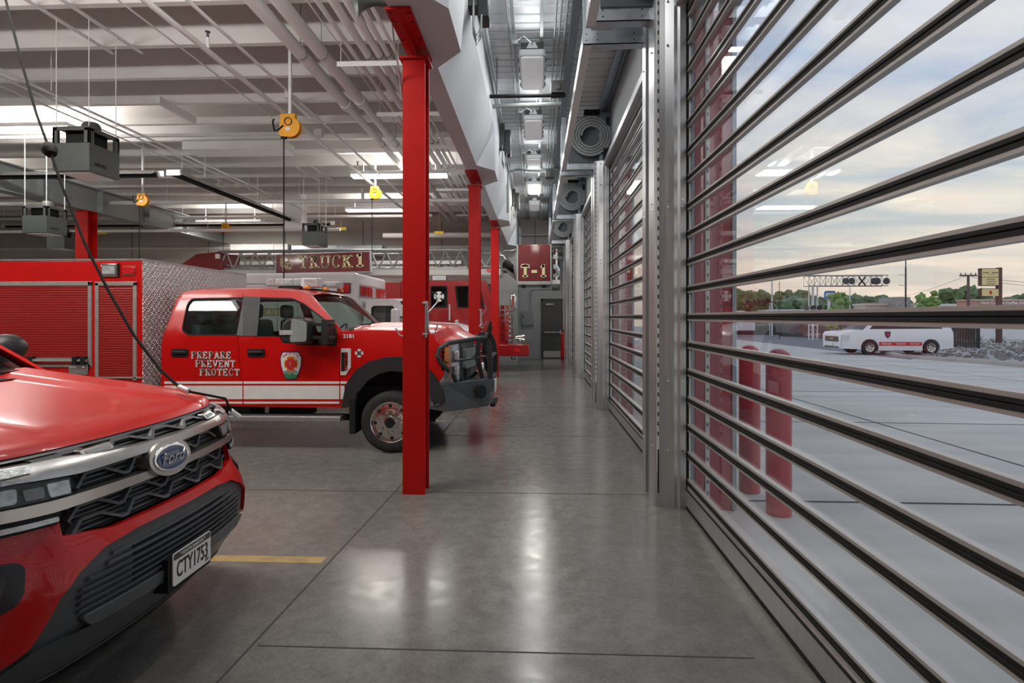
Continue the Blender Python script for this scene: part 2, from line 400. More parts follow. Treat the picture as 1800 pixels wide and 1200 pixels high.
# stroke lettering: polylines in a unit box, 's' = serif bars
def arc(cx, cy, rx, ry, a0, a1, n=10): return [(cx+rx*math.cos(math.radians(a0+(a1-a0)*i/n)), cy+ry*math.sin(math.radians(a0+(a1-a0)*i/n))) for i in range(n+1)]
G_ = {
 'P': ([[(.2, 0), (.2, 1)], [(.2, .96), (.55, .96)]+arc(.55, .73, .3, .23, 90, -90)+[(.2, .5)]], [(.2, 0), (.2, 1)]),
 'R': ([[(.2, 0), (.2, 1)], [(.2, .96), (.52, .96)]+arc(.52, .74, .3, .22, 90, -90)+[(.2, .52)], [(.5, .5), (.85, .02)]], [(.2, 0), (.2, 1), (.88, 0)]),
 'E': ([[(.2, 0), (.2, 1)], [(.2, .96), (.85, .96), (.85, .8)], [(.2, .52), (.65, .52)], [(.2, .04), (.85, .04), (.85, .2)]], [(.2, 0), (.2, 1)]),
 'A': ([[(.1, 0), (.5, 1), (.9, 0)], [(.25, .32), (.75, .32)]], [(.1, 0), (.9, 0)]),
 'V': ([[(.1, 1), (.5, 0), (.9, 1)]], [(.1, 1), (.9, 1)]),
 'N': ([[(.15, 0), (.15, 1), (.85, 0), (.85, 1)]], [(.15, 0), (.15, 1), (.85, 1)]),
 'T': ([[(.5, 0), (.5, 1)], [(.08, .8), (.08, .96), (.92, .96), (.92, .8)]], [(.5, 0)]),
 'O': ([arc(.5, .5, .38, .46, 0, 360, 20)], []),
 'C': ([arc(.52, .5, .38, .46, 45, 315, 16), [(.84, .8), (.84, .96)]], []),
 'U': ([[(.15, 1), (.15, .35)]+arc(.5, .35, .35, .31, 180, 360)+[(.85, .35), (.85, 1)]], [(.15, 1), (.85, 1)]),
 'K': ([[(.18, 0), (.18, 1)], [(.2, .42), (.85, 1)], [(.42, .6), (.88, 0)]], [(.18, 0), (.18, 1), (.85, 1), (.88, 0)]),
 '1': ([[(.5, 0), (.5, 1)], [(.5, .96), (.25, .8)]], [(.5, 0)]),
 '-': ([[(.2, .45), (.8, .45)]], []),
 'F': ([[(.2, 0), (.2, 1)], [(.2, .96), (.85, .96), (.85, .8)], [(.2, .52), (.65, .52)]], [(.2, 0), (.2, 1)]),
 'I': ([[(.5, 0), (.5, 1)]], [(.5, 0), (.5, 1)]),
 'D': ([[(.2, 0), (.2, 1)], [(.2, .96), (.45, .96)]+arc(.45, .5, .4, .46, 90, -90)+[(.2, .04)]], [(.2, 0), (.2, 1)]),
 'M': ([[(.1, 0), (.1, 1), (.5, .3), (.9, 1), (.9, 0)]], [(.1, 0), (.9, 0)]),
 ' ': ([], []),
}
def serif_text(name, text, org, R, U, h, adv, m, parent, w=.17, depth=.006, serif=.32):
    b = MB(); org = Vector(org); R = Vector(R).normalized(); U = Vector(U).normalized(); x = 0
    for ch in text:
        st, sf = G_[ch]; cw = adv*(.62 if ch in 'I' else .8)
        for pl in st: b.stroke([(x+p[0]*cw, p[1]*h) for p in pl], h*w, org, R, U, depth)
        for (a, c) in sf:
            yy = h*w*.3 if c < .5 else h-h*w*.3
            b.stroke([(x+a*cw-h*serif/2, yy), (x+a*cw+h*serif/2, yy)], h*w*.6, org, R, U, depth)
        x += adv*(.7 if ch == 'I' else 1)
    return b.build(name, m, parent, flat=True)
def sans_text(name, text, org, R, U, h, m, parent, depth=.003, width=None, bold=0.0, shear=0):
    cu = bpy.data.curves.new('lettering', 'FONT'); cu.body = text; cu.size = 1; cu.extrude = 0.5; cu.offset = bold; cu.shear = shear
    o = bpy.data.objects.new('lettering', cu); COL.objects.link(o); bpy.context.view_layer.update()
    me = bpy.data.meshes.new_from_object(o.evaluated_get(bpy.context.evaluated_depsgraph_get()))
    bpy.data.objects.remove(o)
    xs = [v.co.x for v in me.vertices]; ys = [v.co.y for v in me.vertices]; x0, x1, y0, y1 = min(xs), max(xs), min(ys), max(ys)
    sy = h/(y1-y0); sx = (width/(x1-x0)) if width else sy
    R = Vector(R).normalized(); U = Vector(U).normalized(); Nn = R.cross(U); org = Vector(org)
    for v in me.vertices: v.co = org+R*((v.co.x-x0)*sx)+U*((v.co.y-y0)*sy)+Nn*((v.co.z+.5)*depth)
    me.materials.clear(); me.materials.append(M[m]); ob = bpy.data.objects.new(name, me); COL.objects.link(ob)
    if parent is not None:
        ob.parent = parent
        if parent.type == 'EMPTY': ob.matrix_parent_inverse = Matrix.Translation(parent.location).inverted()
    return ob
# ================================================================== THE BUILDING
ZD = 5.6           # aisle deck
ZJ = 5.65          # underside of bay joists
YE = 22.7          # end wall
fl = struct(MB().box(-24, 1.5, -3, YE, -.2, 0).build('floor', 'concrete'))
jb = MB()
def jline(p, q, w=.012):
    p = Vector(p); q = Vector(q); n = Vector((-(q-p).y, (q-p).x)).normalized()*w/2
    jb.prism_z([tuple(p+n), tuple(q+n), tuple(q-n), tuple(p-n)], .0005, .0015)
jline((-1.52, .4), (-1.33, 5.43)); jline((-1.33, 5.43), (-1.33, YE), .014)
for y in (2.80, 5.33, 7.9, 10.5, 13.1, 15.7, 18.3, 20.9): jline((-1.4, y), (1.05, y), .009)
for y in (5.33, 10.5, 15.7): jline((-20, y), (-1.35, y), .012)
jline((-1.6, .2), (-5.5, .2)); jline((-5.6, 0), (-5.6, YE), .012)
jb.build('control_joint', 'joint_dark', fl)
for i, (ya, xe) in enumerate(((3.80, -1.44), (8.95, -1.44), (14.1, -1.44), (19.3, -1.44))):
    MB().box(-14, xe, ya-.05, ya+.05, .0006, .002).build('bay_stripe', 'stripe_yellow', fl)
# a short damp shadow-free patch is left out: plain concrete

ew = MB().box(-24, 1.75, YE, YE+.3, -.1, 6.6); struct(ew.build('wall_end', 'wall_tan'))
struct(MB().box(-24.3, -24, -3, YE, -.1, 6.6).build('wall_left', 'wall_tan'))
struct(MB().box(-24, 1.75, -3.3, -3, -.1, 6.6).build('wall_back', 'wall_tan'))
struct(MB().box(1.34, 1.75, -3, YE, 4.33, 6.6).build('wall_right', 'wall_grey'))
pw = MB().box(-2.1, -.70, 21.2, YE-.002, 0, 5.6); struct(pw.build('wall_return', 'wall_grey'))
lw = MB().box(-2.09, 1.1, YE-.03, YE-.001, 0, 4.1); struct(lw.build('wall_aisle_end', 'wall_grey'))
# wall panel joints on the tan end wall
t = MB()
for x in (-16.6, -13.4, -10.2, -7.0, -3.8, -.05, .62): t.box(x-.012, x+.012, YE-.012, YE-.0005, (0 if x < -1 else 4.15), 5.5)
struct(t.build('trim_1', 'dark_grey'))
struct(MB().box(-24, 1.3, YE-.04, YE-.002, 4.42, 4.5).build('trim_2', 'white_paint'))

# aisle deck: trapezoid ribs running across the aisle
dk = MB(); prof = []; y = -1.0
while y < YE:
    prof += [(y, ZD), (y+.165, ZD), (y+.178, ZD+.045), (y+.204, ZD+.045)]; y += .217
prof = [p for p in prof if p[0] <= YE]
pts = prof+[(prof[-1][0], ZD+.1), (-1.0, ZD+.1)]
A = [dk.v((-.72, a, b)) for a, b in prof]; B = [dk.v((1.40, a, b)) for a, b in prof]
for i in range(len(prof)-1): dk.face([A[i], A[i+1], B[i+1], B[i]])
struct(dk.build('ceiling', 'deck_gray', flat=True))
struct(MB().box(-24.2, 1.75, -3.2, YE+.2, 6.52, 6.62).build('roof', 'joist_paint'))
# header boxed in gypsum board: bulges at each column, chamfer between them
hb = MB()
def prof_at(bulge):
    x = -1.0+.28*bulge
    return [(-1.21, 4.18), (x, 4.18), (-.72, 4.9), (-.72, 6.5), (-1.21, 6.5)]
st = [(-3, 0)]
for yc in (-.2, 5.02, 10.2, 15.35, 20.6):
    st += [(yc-.75, 0), (yc-.38, 1), (yc+.38, 1), (yc+.72, 0)]
st = [p for p in st if p[0] < 21.2 and p[0] >= -3]+[(21.2, 1)]
prev = None
for yy, bl in st:
    R = [hb.v((x, yy, z)) for x, z in prof_at(bl)]
    if prev: hb.bridge(prev, R)
    else: hb.face(R)
    prev = R
hb.face(prev)
struct(hb.build('beam', 'gypsum', flat=True))
# bay roof joists: deep webs with a flange, running across the bays
k = 0; y = 4.86-1.11*3
jroot = None
jm = []
while y < YE-.2:
    b = MB(); b.box(-24, -1.22, y-.05, y+.05, ZJ, ZJ+.03); 
    b.prism_x([(y-.045, ZJ+.03), (y-.03, ZJ+.75), (y-.03, 6.52), (y+.03, 6.52), (y+.03, ZJ+.75), (y+.045, ZJ+.03)], -24, -1.22)
    b.box(-24, -1.22, y+.05, y+.13, ZJ+.42, ZJ+.46)
    o = struct(b.build('ceiling_joist', 'joist_paint', flat=True)); y += 1.11

# ------------------------------------------------------------------ columns of red steel
def column(x, y, w, d, top, label, haunch=True):
    t = thing('steel_column', label, 'column', (x, y, 0), 'red steel columns')
    b = MB(); tf = .018
    b.box(x-w/2, x+w/2, y-d/2, y-d/2+tf, 0, top); b.box(x-w/2, x+w/2, y+d/2-tf, y+d/2, 0, top)
    b.box(x-.008, x+.008, y-d/2+tf, y+d/2-tf, 0, top); b.build('shaft', 'red_steel', t)
    MB().box(x-w/2-.03, x+w/2+.03, y-d/2-.02, y+d/2+.02, top, top+.022).build('cap_plate', 'red_steel', t)
    if haunch:
        h = MB(); h.prism_x([(y-d/2, top+.022), (y-d/2-.62, 4.165), (y+d/2, 4.165), (y+d/2, top+.022)], x-.01, x+.01)
        h.build('gusset', 'red_steel', t)
        MB().box(x-.095, x+.115, y-d/2-.66, y+d/2+.1, 4.155, 4.178).build('beam_plate', 'red_steel', t)
        bo = MB()
        for dx in (-.07, .09):
            for dy in (-.6, -.45, -.15): bo.cyl((x+dx, y-d/2+dy, 4.145), (x+dx, y-d/2+dy, 4.157), .013, 8)
        bo.build('bolt', 'dark_red', t)
    return t
COLX = -1.14
column(COLX, 5.35, .21, .21, 4.05, 'tall red steel column standing nearest, at the front of the aisle')
column(COLX, 10.50, .21, .21, 4.05, 'red steel column behind the grille guard, second along the aisle')
column(COLX, 15.60, .21, .21, 4.05, 'third red steel column along the aisle, beside the ladder truck cab')
column(-12.75, 15.6, .36, .36, 4.62, 'red steel column far left, rising behind the red utility box', haunch=False)
# girder on the far-left column
g = MB(); g.box(-12.93, -12.57, -3, YE, 4.645, 4.67); g.box(-12.93, -12.57, -3, YE, 5.3, 5.33); g.box(-12.76, -12.74, -3, YE, 4.67, 5.3)
for yy in range(-2, 22, 2): g.box(-12.92, -12.58, yy-.01, yy+.01, 4.67, 5.3)
tag(g.build('steel_girder', 'panel_grey', flat=True), 'white steel girder running over the far left red column', 'girder', kind='structure')

# hose hooks bolted to the aisle columns
def hook(y, label, x=COLX):
    t = thing('hose_hook', label, 'hook', (x+.12, y-.12, 1.6), 'steel cord hooks on the red columns')
    r = MB(); r.box(x+.108, x+.125, y-.122, y-.10, 1.46, 1.80); r.build('back_bar', 'galvanised', t)
    bl = MB()
    for z in (1.49, 1.78): bl.cyl((x+.085, y-.113, z), (x+.13, y-.113, z), .012, 8)
    bl.build('bolt', 'galvanised', t)
    a = MB(); a.tube([(x+.13, y-.11, 1.79), (x+.135, y-.11, 1.56), (x+.15, y-.11, 1.50), (x+.175, y-.11, 1.485), (x+.20, y-.11, 1.51), (x+.225, y-.11, 1.58)], .007, 6)
    a.tube([(x+.13, y-.11, 1.68), (x+.19, y-.11, 1.75), (x+.225, y-.11, 1.79), (x+.215, y-.11, 1.83), (x+.19, y-.11, 1.86)], .007, 6); a.build('prong', 'galvanised', t)
hook(5.35, 'steel cord hook bolted to the nearest red column'); hook(10.5, 'steel cord hook bolted to the second red column')
lh = thing('cord_hook', 'small steel hook on the left edge of the nearest red column', 'hook', (COLX-.12, 5.24, 1.5))
MB().tube([(COLX-.10, 5.24, 1.47), (COLX-.135, 5.24, 1.485), (COLX-.15, 5.24, 1.52), (COLX-.17, 5.24, 1.545)], .007, 6).build('prong', 'galvanised', lh)

# ------------------------------------------------------------------ exterior piers between the doors
BAYS = [(0.25, 5.0), (5.62, 10.2), (10.82, 15.4), (16.02, 20.6), (21.25, 22.6)]
piers = [(-3, .2), (5.03, 5.62), (10.23, 10.82), (15.43, 16.02), (20.63, 21.25)]
for i, (a, b) in enumerate(piers):
    o = struct(MB().box(1.352, 1.72, a, b, -.1, 6.6).build('wall_pier', 'pier_red'))
    if i:
        q = MB(); q.box(1.47, 1.505, a-.012, a-.001, .02, 4.78); q.build('conduit_strip', 'post_white', o)
        q = MB(); z = .1
        while z < 4.7: q.box(1.480, 1.495, a-.0135, a-.0125, z, z+.03); z += .10
        q.build('slot', 'dark_grey', o)
        MB().box(1.70, 1.735, a-.014, b+.01, -.02, 4.78).build('corner_trim', 'blue_steel', o)
        struct(MB().box(1.13, 1.351, a+.06, b-.06, 0, 5.33).build('wall_jamb', 'blue_steel'))

# ------------------------------------------------------------------ the spiral doors
PITCH = .2375; DX = 1.315
def spiral_door(n, y0, y1, near):
    e = bpy.data.objects.new('door_%d' % n, None); COL.objects.link(e); e.location = (DX, (y0+y1)/2, 0); e['kind'] = 'structure'
    fr = MB(); ru = MB(); gl = MB(); sh = MB()
    zs = [.225+PITCH*k for k in range(18)]
    for z in zs:
        # two hollow aluminium rails with a rubber hinge between
        fr.prism_y([(DX-.018, z+.017), (DX-.018, z+.033), (DX+.006, z+.034), (DX+.014, z+.034), (DX+.014, z+.012), (DX, z+.012)], y0, y1)
        fr.prism_y([(DX-.018, z-.017), (DX-.018, z-.033), (DX+.006, z-.034), (DX+.014, z-.034), (DX+.014, z-.012), (DX, z-.012)], y0, y1)
        ru.prism_y([(DX-.020, z+.018), (DX-.020, z+.004), (DX-.014, z), (DX-.020, z-.004), (DX-.020, z-.018), (DX+.015, z-.012), (DX+.015, z+.012)], y0, y1)
    for a, b in zip(zs, zs[1:]): gl.box(DX+.008, DX+.012, y0+.01, y1-.01, a+.032, b-.032)
    fr.build('slat_rail', 'door_alu', e, flat=True); ru.build('hinge_strip', 'rubber', e, flat=True); gl.build('pane', 'door_glass', e, flat=True)
    bb = MB(); bb.prism_y([(DX-.03, .03), (DX-.03, .165), (DX-.018, .19), (DX+.02, .19), (DX+.02, .03)], y0, y1); bb.build('bottom_bar', 'aluminium', e, flat=True)
    MB().box(DX-.032, DX+.02, y0, y1, .0015, .03).build('floor_seal', 'rubber', e)
    MB().box(DX-.035, DX-.012, y0, y1, .166, .176).build('bar_groove', 'rubber', e)
    tr = MB()
    for (ya, yb) in ((y0, y0+.05), (y1-.05, y1)):
        tr.box(DX-.004, DX+.030, ya, yb, .03, 4.40)
    tr.build('edge_guide', 'white_gloss', e)
    tr = MB(); tr.box(DX+.012, DX+.032, y1-.085, y1-.052, .03, 4.40); tr.box(DX+.012, DX+.032, y0+.052, y0+.085, .03, 4.40); tr.build('guide_lip', 'blue_steel', e)
    # guide housings at both jambs (far jamb leans towards the camera side of the pier)
    def guide(ya, yb, s):
        # ya = face next to the opening
        y_in, y_out = ya, yb
        P = [(1.285, y_in-.05*s), (1.235, y_in-.05*s), (1.215, y_in-.035*s), (1.185, y_in-.038*s), (1.165, y_in-.03*s), (1.115, y_in-.01*s), (1.045, y_in+.01*s), (1.030, y_in+.035*s), (1.030, y_out), (1.15, y_out), (1.15, y_in+.06*s), (1.285, y_in+.06*s)]
        MB().prism_z(P, .001, 4.43).build('guide_post', 'aluminium', e, flat=True)
        MB().box(1.287, 1.300, min(y_in-.045*s, y_in+.03*s), max(y_in-.045*s, y_in+.03*s), .02, 4.43).build('guide_seal', 'rubber', e)
        b = MB(); b.box(1.048, 1.066, min(y_in+.008*s, y_in-.004*s), max(y_in+.008*s, y_in-.004*s), .3, 4.43); b.build('sensor_strip', 'post_white', e)
        b = MB(); z = .62
        yy = y_in-.0045*s
        while z < 4.38: b.box(1.052, 1.062, min(yy, yy-.001*s), max(yy, yy-.001*s), z, z+.035); z += .085
        b.box(1.052, 1.064, min(yy, yy-.001*s), max(yy, yy-.001*s), .12, .5)
        b.build('sensor_slot', 'rubber', e)
        sc = MB()
        for z in (.12, .5, 1.1, 2.6, 2.66, 4.0, 4.38):
            for xx in (1.02, ): sc.cyl((xx, y_in+.12*s, z), (1.031, y_in+.12*s, z), .008, 8)
            sc.cyl((1.255, y_in-.057*s, z), (1.255, y_in-.049*s, z), .008, 8)
            sc.cyl((1.135, y_in-.032*s, z), (1.135, y_in-.015*s, z), .008, 8)
        sc.build('screw', 'chrome', e)
    guide(y1, y1+.27, 1)
    if n > 1: guide(y0-.0, y0-.2, -1)
    return e
def spiral_roll(n, y0, y1, e):
    # rolled-up slats above the opening
    cx, cz = .975, 4.90; b = MB(); N = 200; turns = 4.2; r0, r1 = .150, .352; th = .038
    A = []; Bf = []
    for i in range(N+1):
        a = PI+2*PI*turns*i/N; r = r0+(r1-r0)*i/N
        for rr, store in ((r, A), (r+th, Bf)): store.append((cx+rr*math.cos(a), cz-rr*math.sin(a)))
    loops = []
    for i in range(N+1):
        q = [(A[i][0], y0, A[i][1]), (Bf[i][0], y0, Bf[i][1]), (Bf[i][0], y1, Bf[i][1]), (A[i][0], y1, A[i][1])]
        loops.append([b.v(p) for p in q])
    for p, q in zip(loops, loops[1:]): b.bridge(p, q)
    b.face(loops[0]); b.face(loops[-1])
    b.build('spiral_track', 'coil_grey', e)
    MB().box(cx-.40, cx+.33, y1, y1+.01, 4.44, 5.28).build('side_plate', 'coil_plate', e)
    b = MB(); b.box(cx-.12, cx+.16, y0-.01, y1+.03, 5.30, 5.36); b.build('motor_block', 'rubber', e)
    b = MB(); b.box(cx+.27, cx+.325, y0-.02, y1, 5.08, 5.22); b.build('stop_block', 'rubber', e)
    b = MB(); b.box(cx+.22, cx+.32, y0-.03, y1-.02, 4.46, 4.66); b.build('stop_block', 'rubber', e)
for n, (a, b) in enumerate(BAYS):
    e = spiral_door(n+1, a, b, n == 0)
    last = n == 4
    if not last: spiral_roll(n+1, b+.03, b+.15, e)
    rs0 = [(b+.17, 1)] if not last else []
    if n: rs0.append((a-.02, 0))
    for (yc, top) in rs0:
        c = MB(); c.box(.455, 1.10 if top else 1.05, yc, yc+.008, 4.32, 4.455); c.box(.455, 1.05, yc, yc+.12, 4.32, 4.328)
        if not top: c.box(.74, 1.03, yc-.004, yc+.004, 4.40, 4.50)
        c.build('frame_channel', 'galvanised', e)
        c = MB(); c.box(.455, .535, yc+.01, yc+.03, 4.455, 5.3)
        if top: c.box(.535, 1.1, yc+.05, yc+.06, 4.455, 4.5)
        c.build('frame_bracket', 'galvanised', e)
        s = MB()
        for x in (.49, .60, .95):
            for z in (4.36, 4.42): s.cyl((x, yc-.006, z), (x, yc+.001, z), .006, 8)
        s.build('bolt', 'rubber', e)
    c = MB(); c.box(.455, .463, a, b+.25, 4.32, 4.455); c.box(.455, .540, a, b+.25, 4.312, 4.32); c.build('frame_rail', 'white_gloss', e)
    MB().box(1.20, 1.30, a+.01, b-.01, 4.34, 4.44).build('lintel', 'aluminium', e)

# long steel beam and drive tubes over the doors
b = MB(); b.box(.445, .50, -2, YE, 5.30, 5.58); b.box(.42, .53, -2, YE, 5.29, 5.305)
struct(b.build('beam', 'blue_steel', flat=True))
b = MB(); b.cyl((1.18, -1, 5.42), (1.18, YE, 5.42), .055, 12); b.cyl((1.27, -1, 5.46), (1.27, YE, 5.46), .035, 10)
tag(b.build('drive_pipe', 'blue_steel'), 'grey steel tubes running under the deck above the doors', 'pipe')

# ------------------------------------------------------------------ far door, electric panel, conduits
e = bpy.data.objects.new('door_6', None); COL.objects.link(e); e.location = (.62, YE-.05, 0); e['kind'] = 'structure'
y0 = YE-.075
def oE(px, py): return onY(px, py, YE-.06)
x0, zt = oE(951, 525); x1, _ = oE(1000, 525)
x1 = 1.09
b = MB(); b.box(x0, x0+.075, y0-.01, YE-.031, 0, zt); b.box(x1-.075, x1, y0-.01, YE-.031, 0, zt); b.box(x0, x1, y0-.01, YE-.031, zt-.09, zt); b.build('door_frame', 'dark_grey', e)
b = MB(); b.box(x0+.077, x1-.077, y0+.005, YE-.031, .01, zt-.092); b.build('door_leaf', 'door_dark', e)
MB().box(x0+.10, x1-.10, y0-.002, y0+.004, .05, .30).build('kick_plate', 'aluminium', e)
b = MB(); b.box(x0+.10, x1-.12, y0-.06, y0-.03, 1.02, 1.07); b.box(x1-.17, x1-.10, y0-.07, y0+.004, .96, 1.13); b.box(x0+.10, x0+.13, y0-.06, y0+.004, 1.02, 1.07); b.build('push_bar', 'aluminium', e)
MB().box(x0+.2, x0+.5, y0-.05, y0+.004, zt-.26, zt-.18).build('door_closer', 'aluminium', e)
xa, za = oE(917, 547); xb, zb = oE(938, 571)
t = thing('electric_panel', 'grey wall-mounted electric panel left of the dark far door', 'electric panel', (xa, YE-.03, zb))
MB().box(xa, xb, YE-.19, YE-.032, zb, za).build('cabinet', 'panel_grey', t, bevel=.005)
MB().box(xa+.05, xa+.09, YE-.2, YE-.19, (za+zb)/2+.02, (za+zb)/2+.1).build('latch', 'rubber', t)
b = MB()
for x in (xb-.10, xb-.16):
    b.tube([(x, YE-.06, za), (x, YE-.06, za+.70+(.0 if x < xb-.12 else .0)), (x+.03, YE-.06, za+.82), (x+.12, YE-.06, za+.86), (x+.8, YE-.06, za+.87)], .014, 6)
tag(b.build('wall_conduit', 'panel_grey'), 'thin grey conduits rising from the electric panel', 'conduit')
b = MB(); b.tube([(-.66, YE-.15, 3.9), (-.66, YE-.15, 5.0), (-.68, YE-.15, 5.12), (-.80, YE-.15, 5.17)], .09, 12)
tag(b.build('wall_pipe', 'white_paint'), 'white insulated pipe turning down beside the aisle end wall', 'pipe')
b = MB(); b.box(-.7, 1.0, YE-.4, YE-.2, 4.20, 4.26); b.cyl((-.7, YE-.3, 3.98), (1.0, YE-.3, 3.98), .05, 8); b.cyl((-.68, YE-.25, 4.9), (1.2, YE-.25, 4.9), .02, 8)
tag(b.build('cross_pipe', 'post_white'), 'pale pipes crossing the aisle end wall above the bucket', 'pipe')
t = thing('wall_cabinet', 'dark louvred panel on the end wall above the far door', 'panel', (.7, YE-.1, 3))
b = MB(); b.box(.62, .92, YE-.14, YE-.032, 2.75, 3.85); b.build('body', 'dark_grey', t)
b = MB()
for i in range(14): b.box(.65, .89, YE-.15, YE-.14, 2.8+i*.075, 2.83+i*.075)
b.build('louvre', 'panel_grey', t)
t = thing('fire_extinguisher', 'red extinguisher on the floor right of the dark far door', 'extinguisher', (1.03, 22.2, 0))
MB().lathe([(0, 0), (.085, 0), (.09, .03), (.09, .95), (.06, 1.04), (.03, 1.08), (0, 1.08)], (1.03, 22.2, .001), (0, 0, 1), 16).build('cylinder', 'red_paint', t)
MB().box(.99, 1.07, 22.18, 22.22, 1.08, 1.14).build('valve', 'rubber', t)
# ================================================================== RED UTILITY TRUCK (crew cab with rescue body)
YN = 6.87; YC = 7.90
def Gt(z): return YN+max(0, z-1.42)*.36+max(0, .75-z)*.06
def Gf(z): return 2*YC-Gt(z)
def sv(px, py, off=0):
    Y = YN
    for _ in range(5): x, z = onY(px, py, Y+off); Y = Gt(z)
    return (x, z)
def svl(pts): return [sv(*p) for p in pts]
T = thing('utility_truck', 'red crew cab utility truck with rescue body and white side stripe', 'truck', (-3.2, YC, 0))
near = lambda o=0: (lambda x, z: (x, Gt(z)-o, z))
farf = lambda o=0: (lambda x, z: (x, Gf(z)+o, z))
wheel_c = sv(689, 745); WX = wheel_c[0]; WZ = .372
arch = [(612, 716), (622, 690), (640, 662), (662, 645), (690, 636), (715, 637), (738, 647), (757, 665), (768, 690), (774, 708)]
hood_line = svl([(602, 583), (650, 580), (709, 581), (763, 586), (812, 596)])
XFN = -1.12                       # nearside front corner
cab = svl([(284, 712), (283, 670), (284, 606), (297, 563), (311, 524), (322, 513), (345, 509), (442, 508), (500, 510), (533, 514), (548, 520), (602, 583)])
fen = [(hood_line[1]), (hood_line[2]), hood_line[3], (XFN-.10, 1.36), (XFN, 1.27), (XFN, .95), (XFN-.12, .78), (XFN-.16, .70)]
body_out = cab+fen+svl(arch)[::-1]+svl([(606, 717)])
w_rear = rnd(svl([(320, 582), (328, 540), (337, 524), (429, 522), (416, 589), (330, 589)]), .03)
w_rear = rnd(svl([(320, 580), (329, 536), (337, 525), (428, 523), (428, 589), (331, 589)]), .04)
w_fr = rnd(svl([(446, 591), (446, 523), (515, 525), (535, 534), (570, 560), (592, 580), (592, 607), (522, 605), (502, 595), (486, 591)]), .03)
b = MB(); b.panel(body_out, near(), (0, .04, 0), [w_rear, w_fr], .14); b.panel(body_out, farf(), (0, -.04, 0), [w_rear, w_fr], .14)
def strip(b, line, ya, yb, n=10, crown=.03, bulge=0, p=2):
    def f(u, v):
        i = u*(len(line)-1); k = min(int(i), len(line)-2); q = i-k; x = line[k][0]+(line[k+1][0]-line[k][0])*q; z = line[k][1]+(line[k+1][1]-line[k][1])*q
        c = 1-abs(2*v-1)**p; a0 = ya(z); a1 = yb(z); return (x+bulge*c, a0+(a1-a0)*v, z+crown*c)
    b.grid(f, (len(line)-1)*2, n)
roof = svl([(311, 524), (322, 513), (345, 509), (442, 508), (500, 510), (533, 514), (548, 520)])
strip(b, roof, Gt, Gf, 14, .045, 0, 4)
strip(b, svl([(284, 712), (283, 670), (284, 606), (297, 563), (311, 524)]), Gt, Gf)
b.build('cab_body', 'red_paint', T)
# hood with raised centre, and grille surround
b = MB()
hl = [hood_line[0]]+hood_line[1:4]+[(XFN-.10, 1.36), (XFN, 1.27)]
def hoodf(u, v):
    i = u*(len(hl)-1); k = min(int(i), len(hl)-2); q = i-k; x = hl[k][0]+(hl[k+1][0]-hl[k][0])*q; z = hl[k][1]+(hl[k+1][1]-hl[k][1])*q
    a = abs(2*v-1); c = 1-a**6; dome = .035*max(0, min(1, (.62-a)/.12)); bulge = .30*max(0, u-.35)/.65*(1-a**2)
    return (x+bulge, Gt(z)+(Gf(z)-Gt(z))*v, z+.055*c+dome*min(1, u*4+.2))
b.grid(hoodf, 20, 30); b.build('hood', 'red_paint', T)
# doors as their own skins, slightly proud
def skin(name, pts, hole, m='red_paint', off=.010, th=.012, step=.14, parent=T):
    q = MB(); q.panel(svl(pts), near(off), (0, th, 0), [hole] if hole else [], step); return q.build(name, m, parent)
grow = lambda P, s=.012: [(sum(p[0] for p in P)/len(P)+(x-sum(p[0] for p in P)/len(P))*(1+s), sum(p[1] for p in P)/len(P)+(z-sum(p[1] for p in P)/len(P))*(1+s*2)) for x, z in P]
dr = skin('rear_door', [(292, 711), (290, 670), (291, 608), (303, 562), (317, 526), (326, 517), (344, 514.5), (427, 514), (427, 711)], grow(w_rear))
df = skin('front_door', [(428.6, 711), (428.6, 514), (500, 515.5), (530, 519), (545, 527), (597, 584), (597.5, 711)], grow(w_fr))
bp = MB(); bp.panel(svl([(427.6, 590), (427.6, 521), (459, 522), (453, 590)]), near(.016), (0, .01, 0)); bp.build('pillar_trim', 'black_plastic', T)
bp = MB(); bp.panel(svl([(417, 589), (429.5, 522.5), (427.6, 522), (427.6, 590)]), near(.016), (0, .01, 0)); bp.build('pillar_trim', 'grey_plastic', T)
for wpoly, par in ((w_rear, dr), (w_fr, df)):
    q = MB(); inner = [(x*.97+.03*sum(p[0] for p in wpoly)/len(wpoly), z*.94+.06*sum(p[1] for p in wpoly)/len(wpoly)) for x, z in wpoly]
    q.panel(grow(wpoly, .014), near(.006), (0, .02, 0), [inner], .2); q.build('window_seal', 'rubber', par)
    q = MB(); q.panel(wpoly, near(-.012), (0, .004, 0), step=.3); q.build('side_window', 'car_glass', par)
    q = MB(); q.panel(wpoly, farf(-.012), (0, -.004, 0), step=.3); q.build('far_window', 'car_glass', T)
# windscreen
b = MB(); strip(b, svl([(548, 521), (575, 551), (602, 583)]), lambda z: Gt(z)+.05, lambda z: Gf(z)-.05, 16, .02, .16, 2); b.build('windshield', 'car_glass', T)
b = MB(); cw = sv(602, 583)
def cowl(u, v): c = 1-abs(2*v-1)**2; return (cw[0]+.02+.16*c+u*.12-.0, Gt(1.4)+.05+(Gf(1.4)-Gt(1.4)-.1)*v, cw[1]+.03*c+.045-u*.03)
b.grid(cowl, 2, 16); b.build('cowl', 'rubber', T)
b = MB()
for v0 in (.12, .5):
    A = [(cw[0]+.10+.12*(1-abs(2*v-1)**2), Gt(1.4)+(Gf(1.4)-Gt(1.4))*v, cw[1]+.085+.05*(v-v0)) for v in (v0, v0+.1, v0+.2, v0+.3)]; b.tube(A, .010, 6)
b.build('wiper', 'rubber', T)
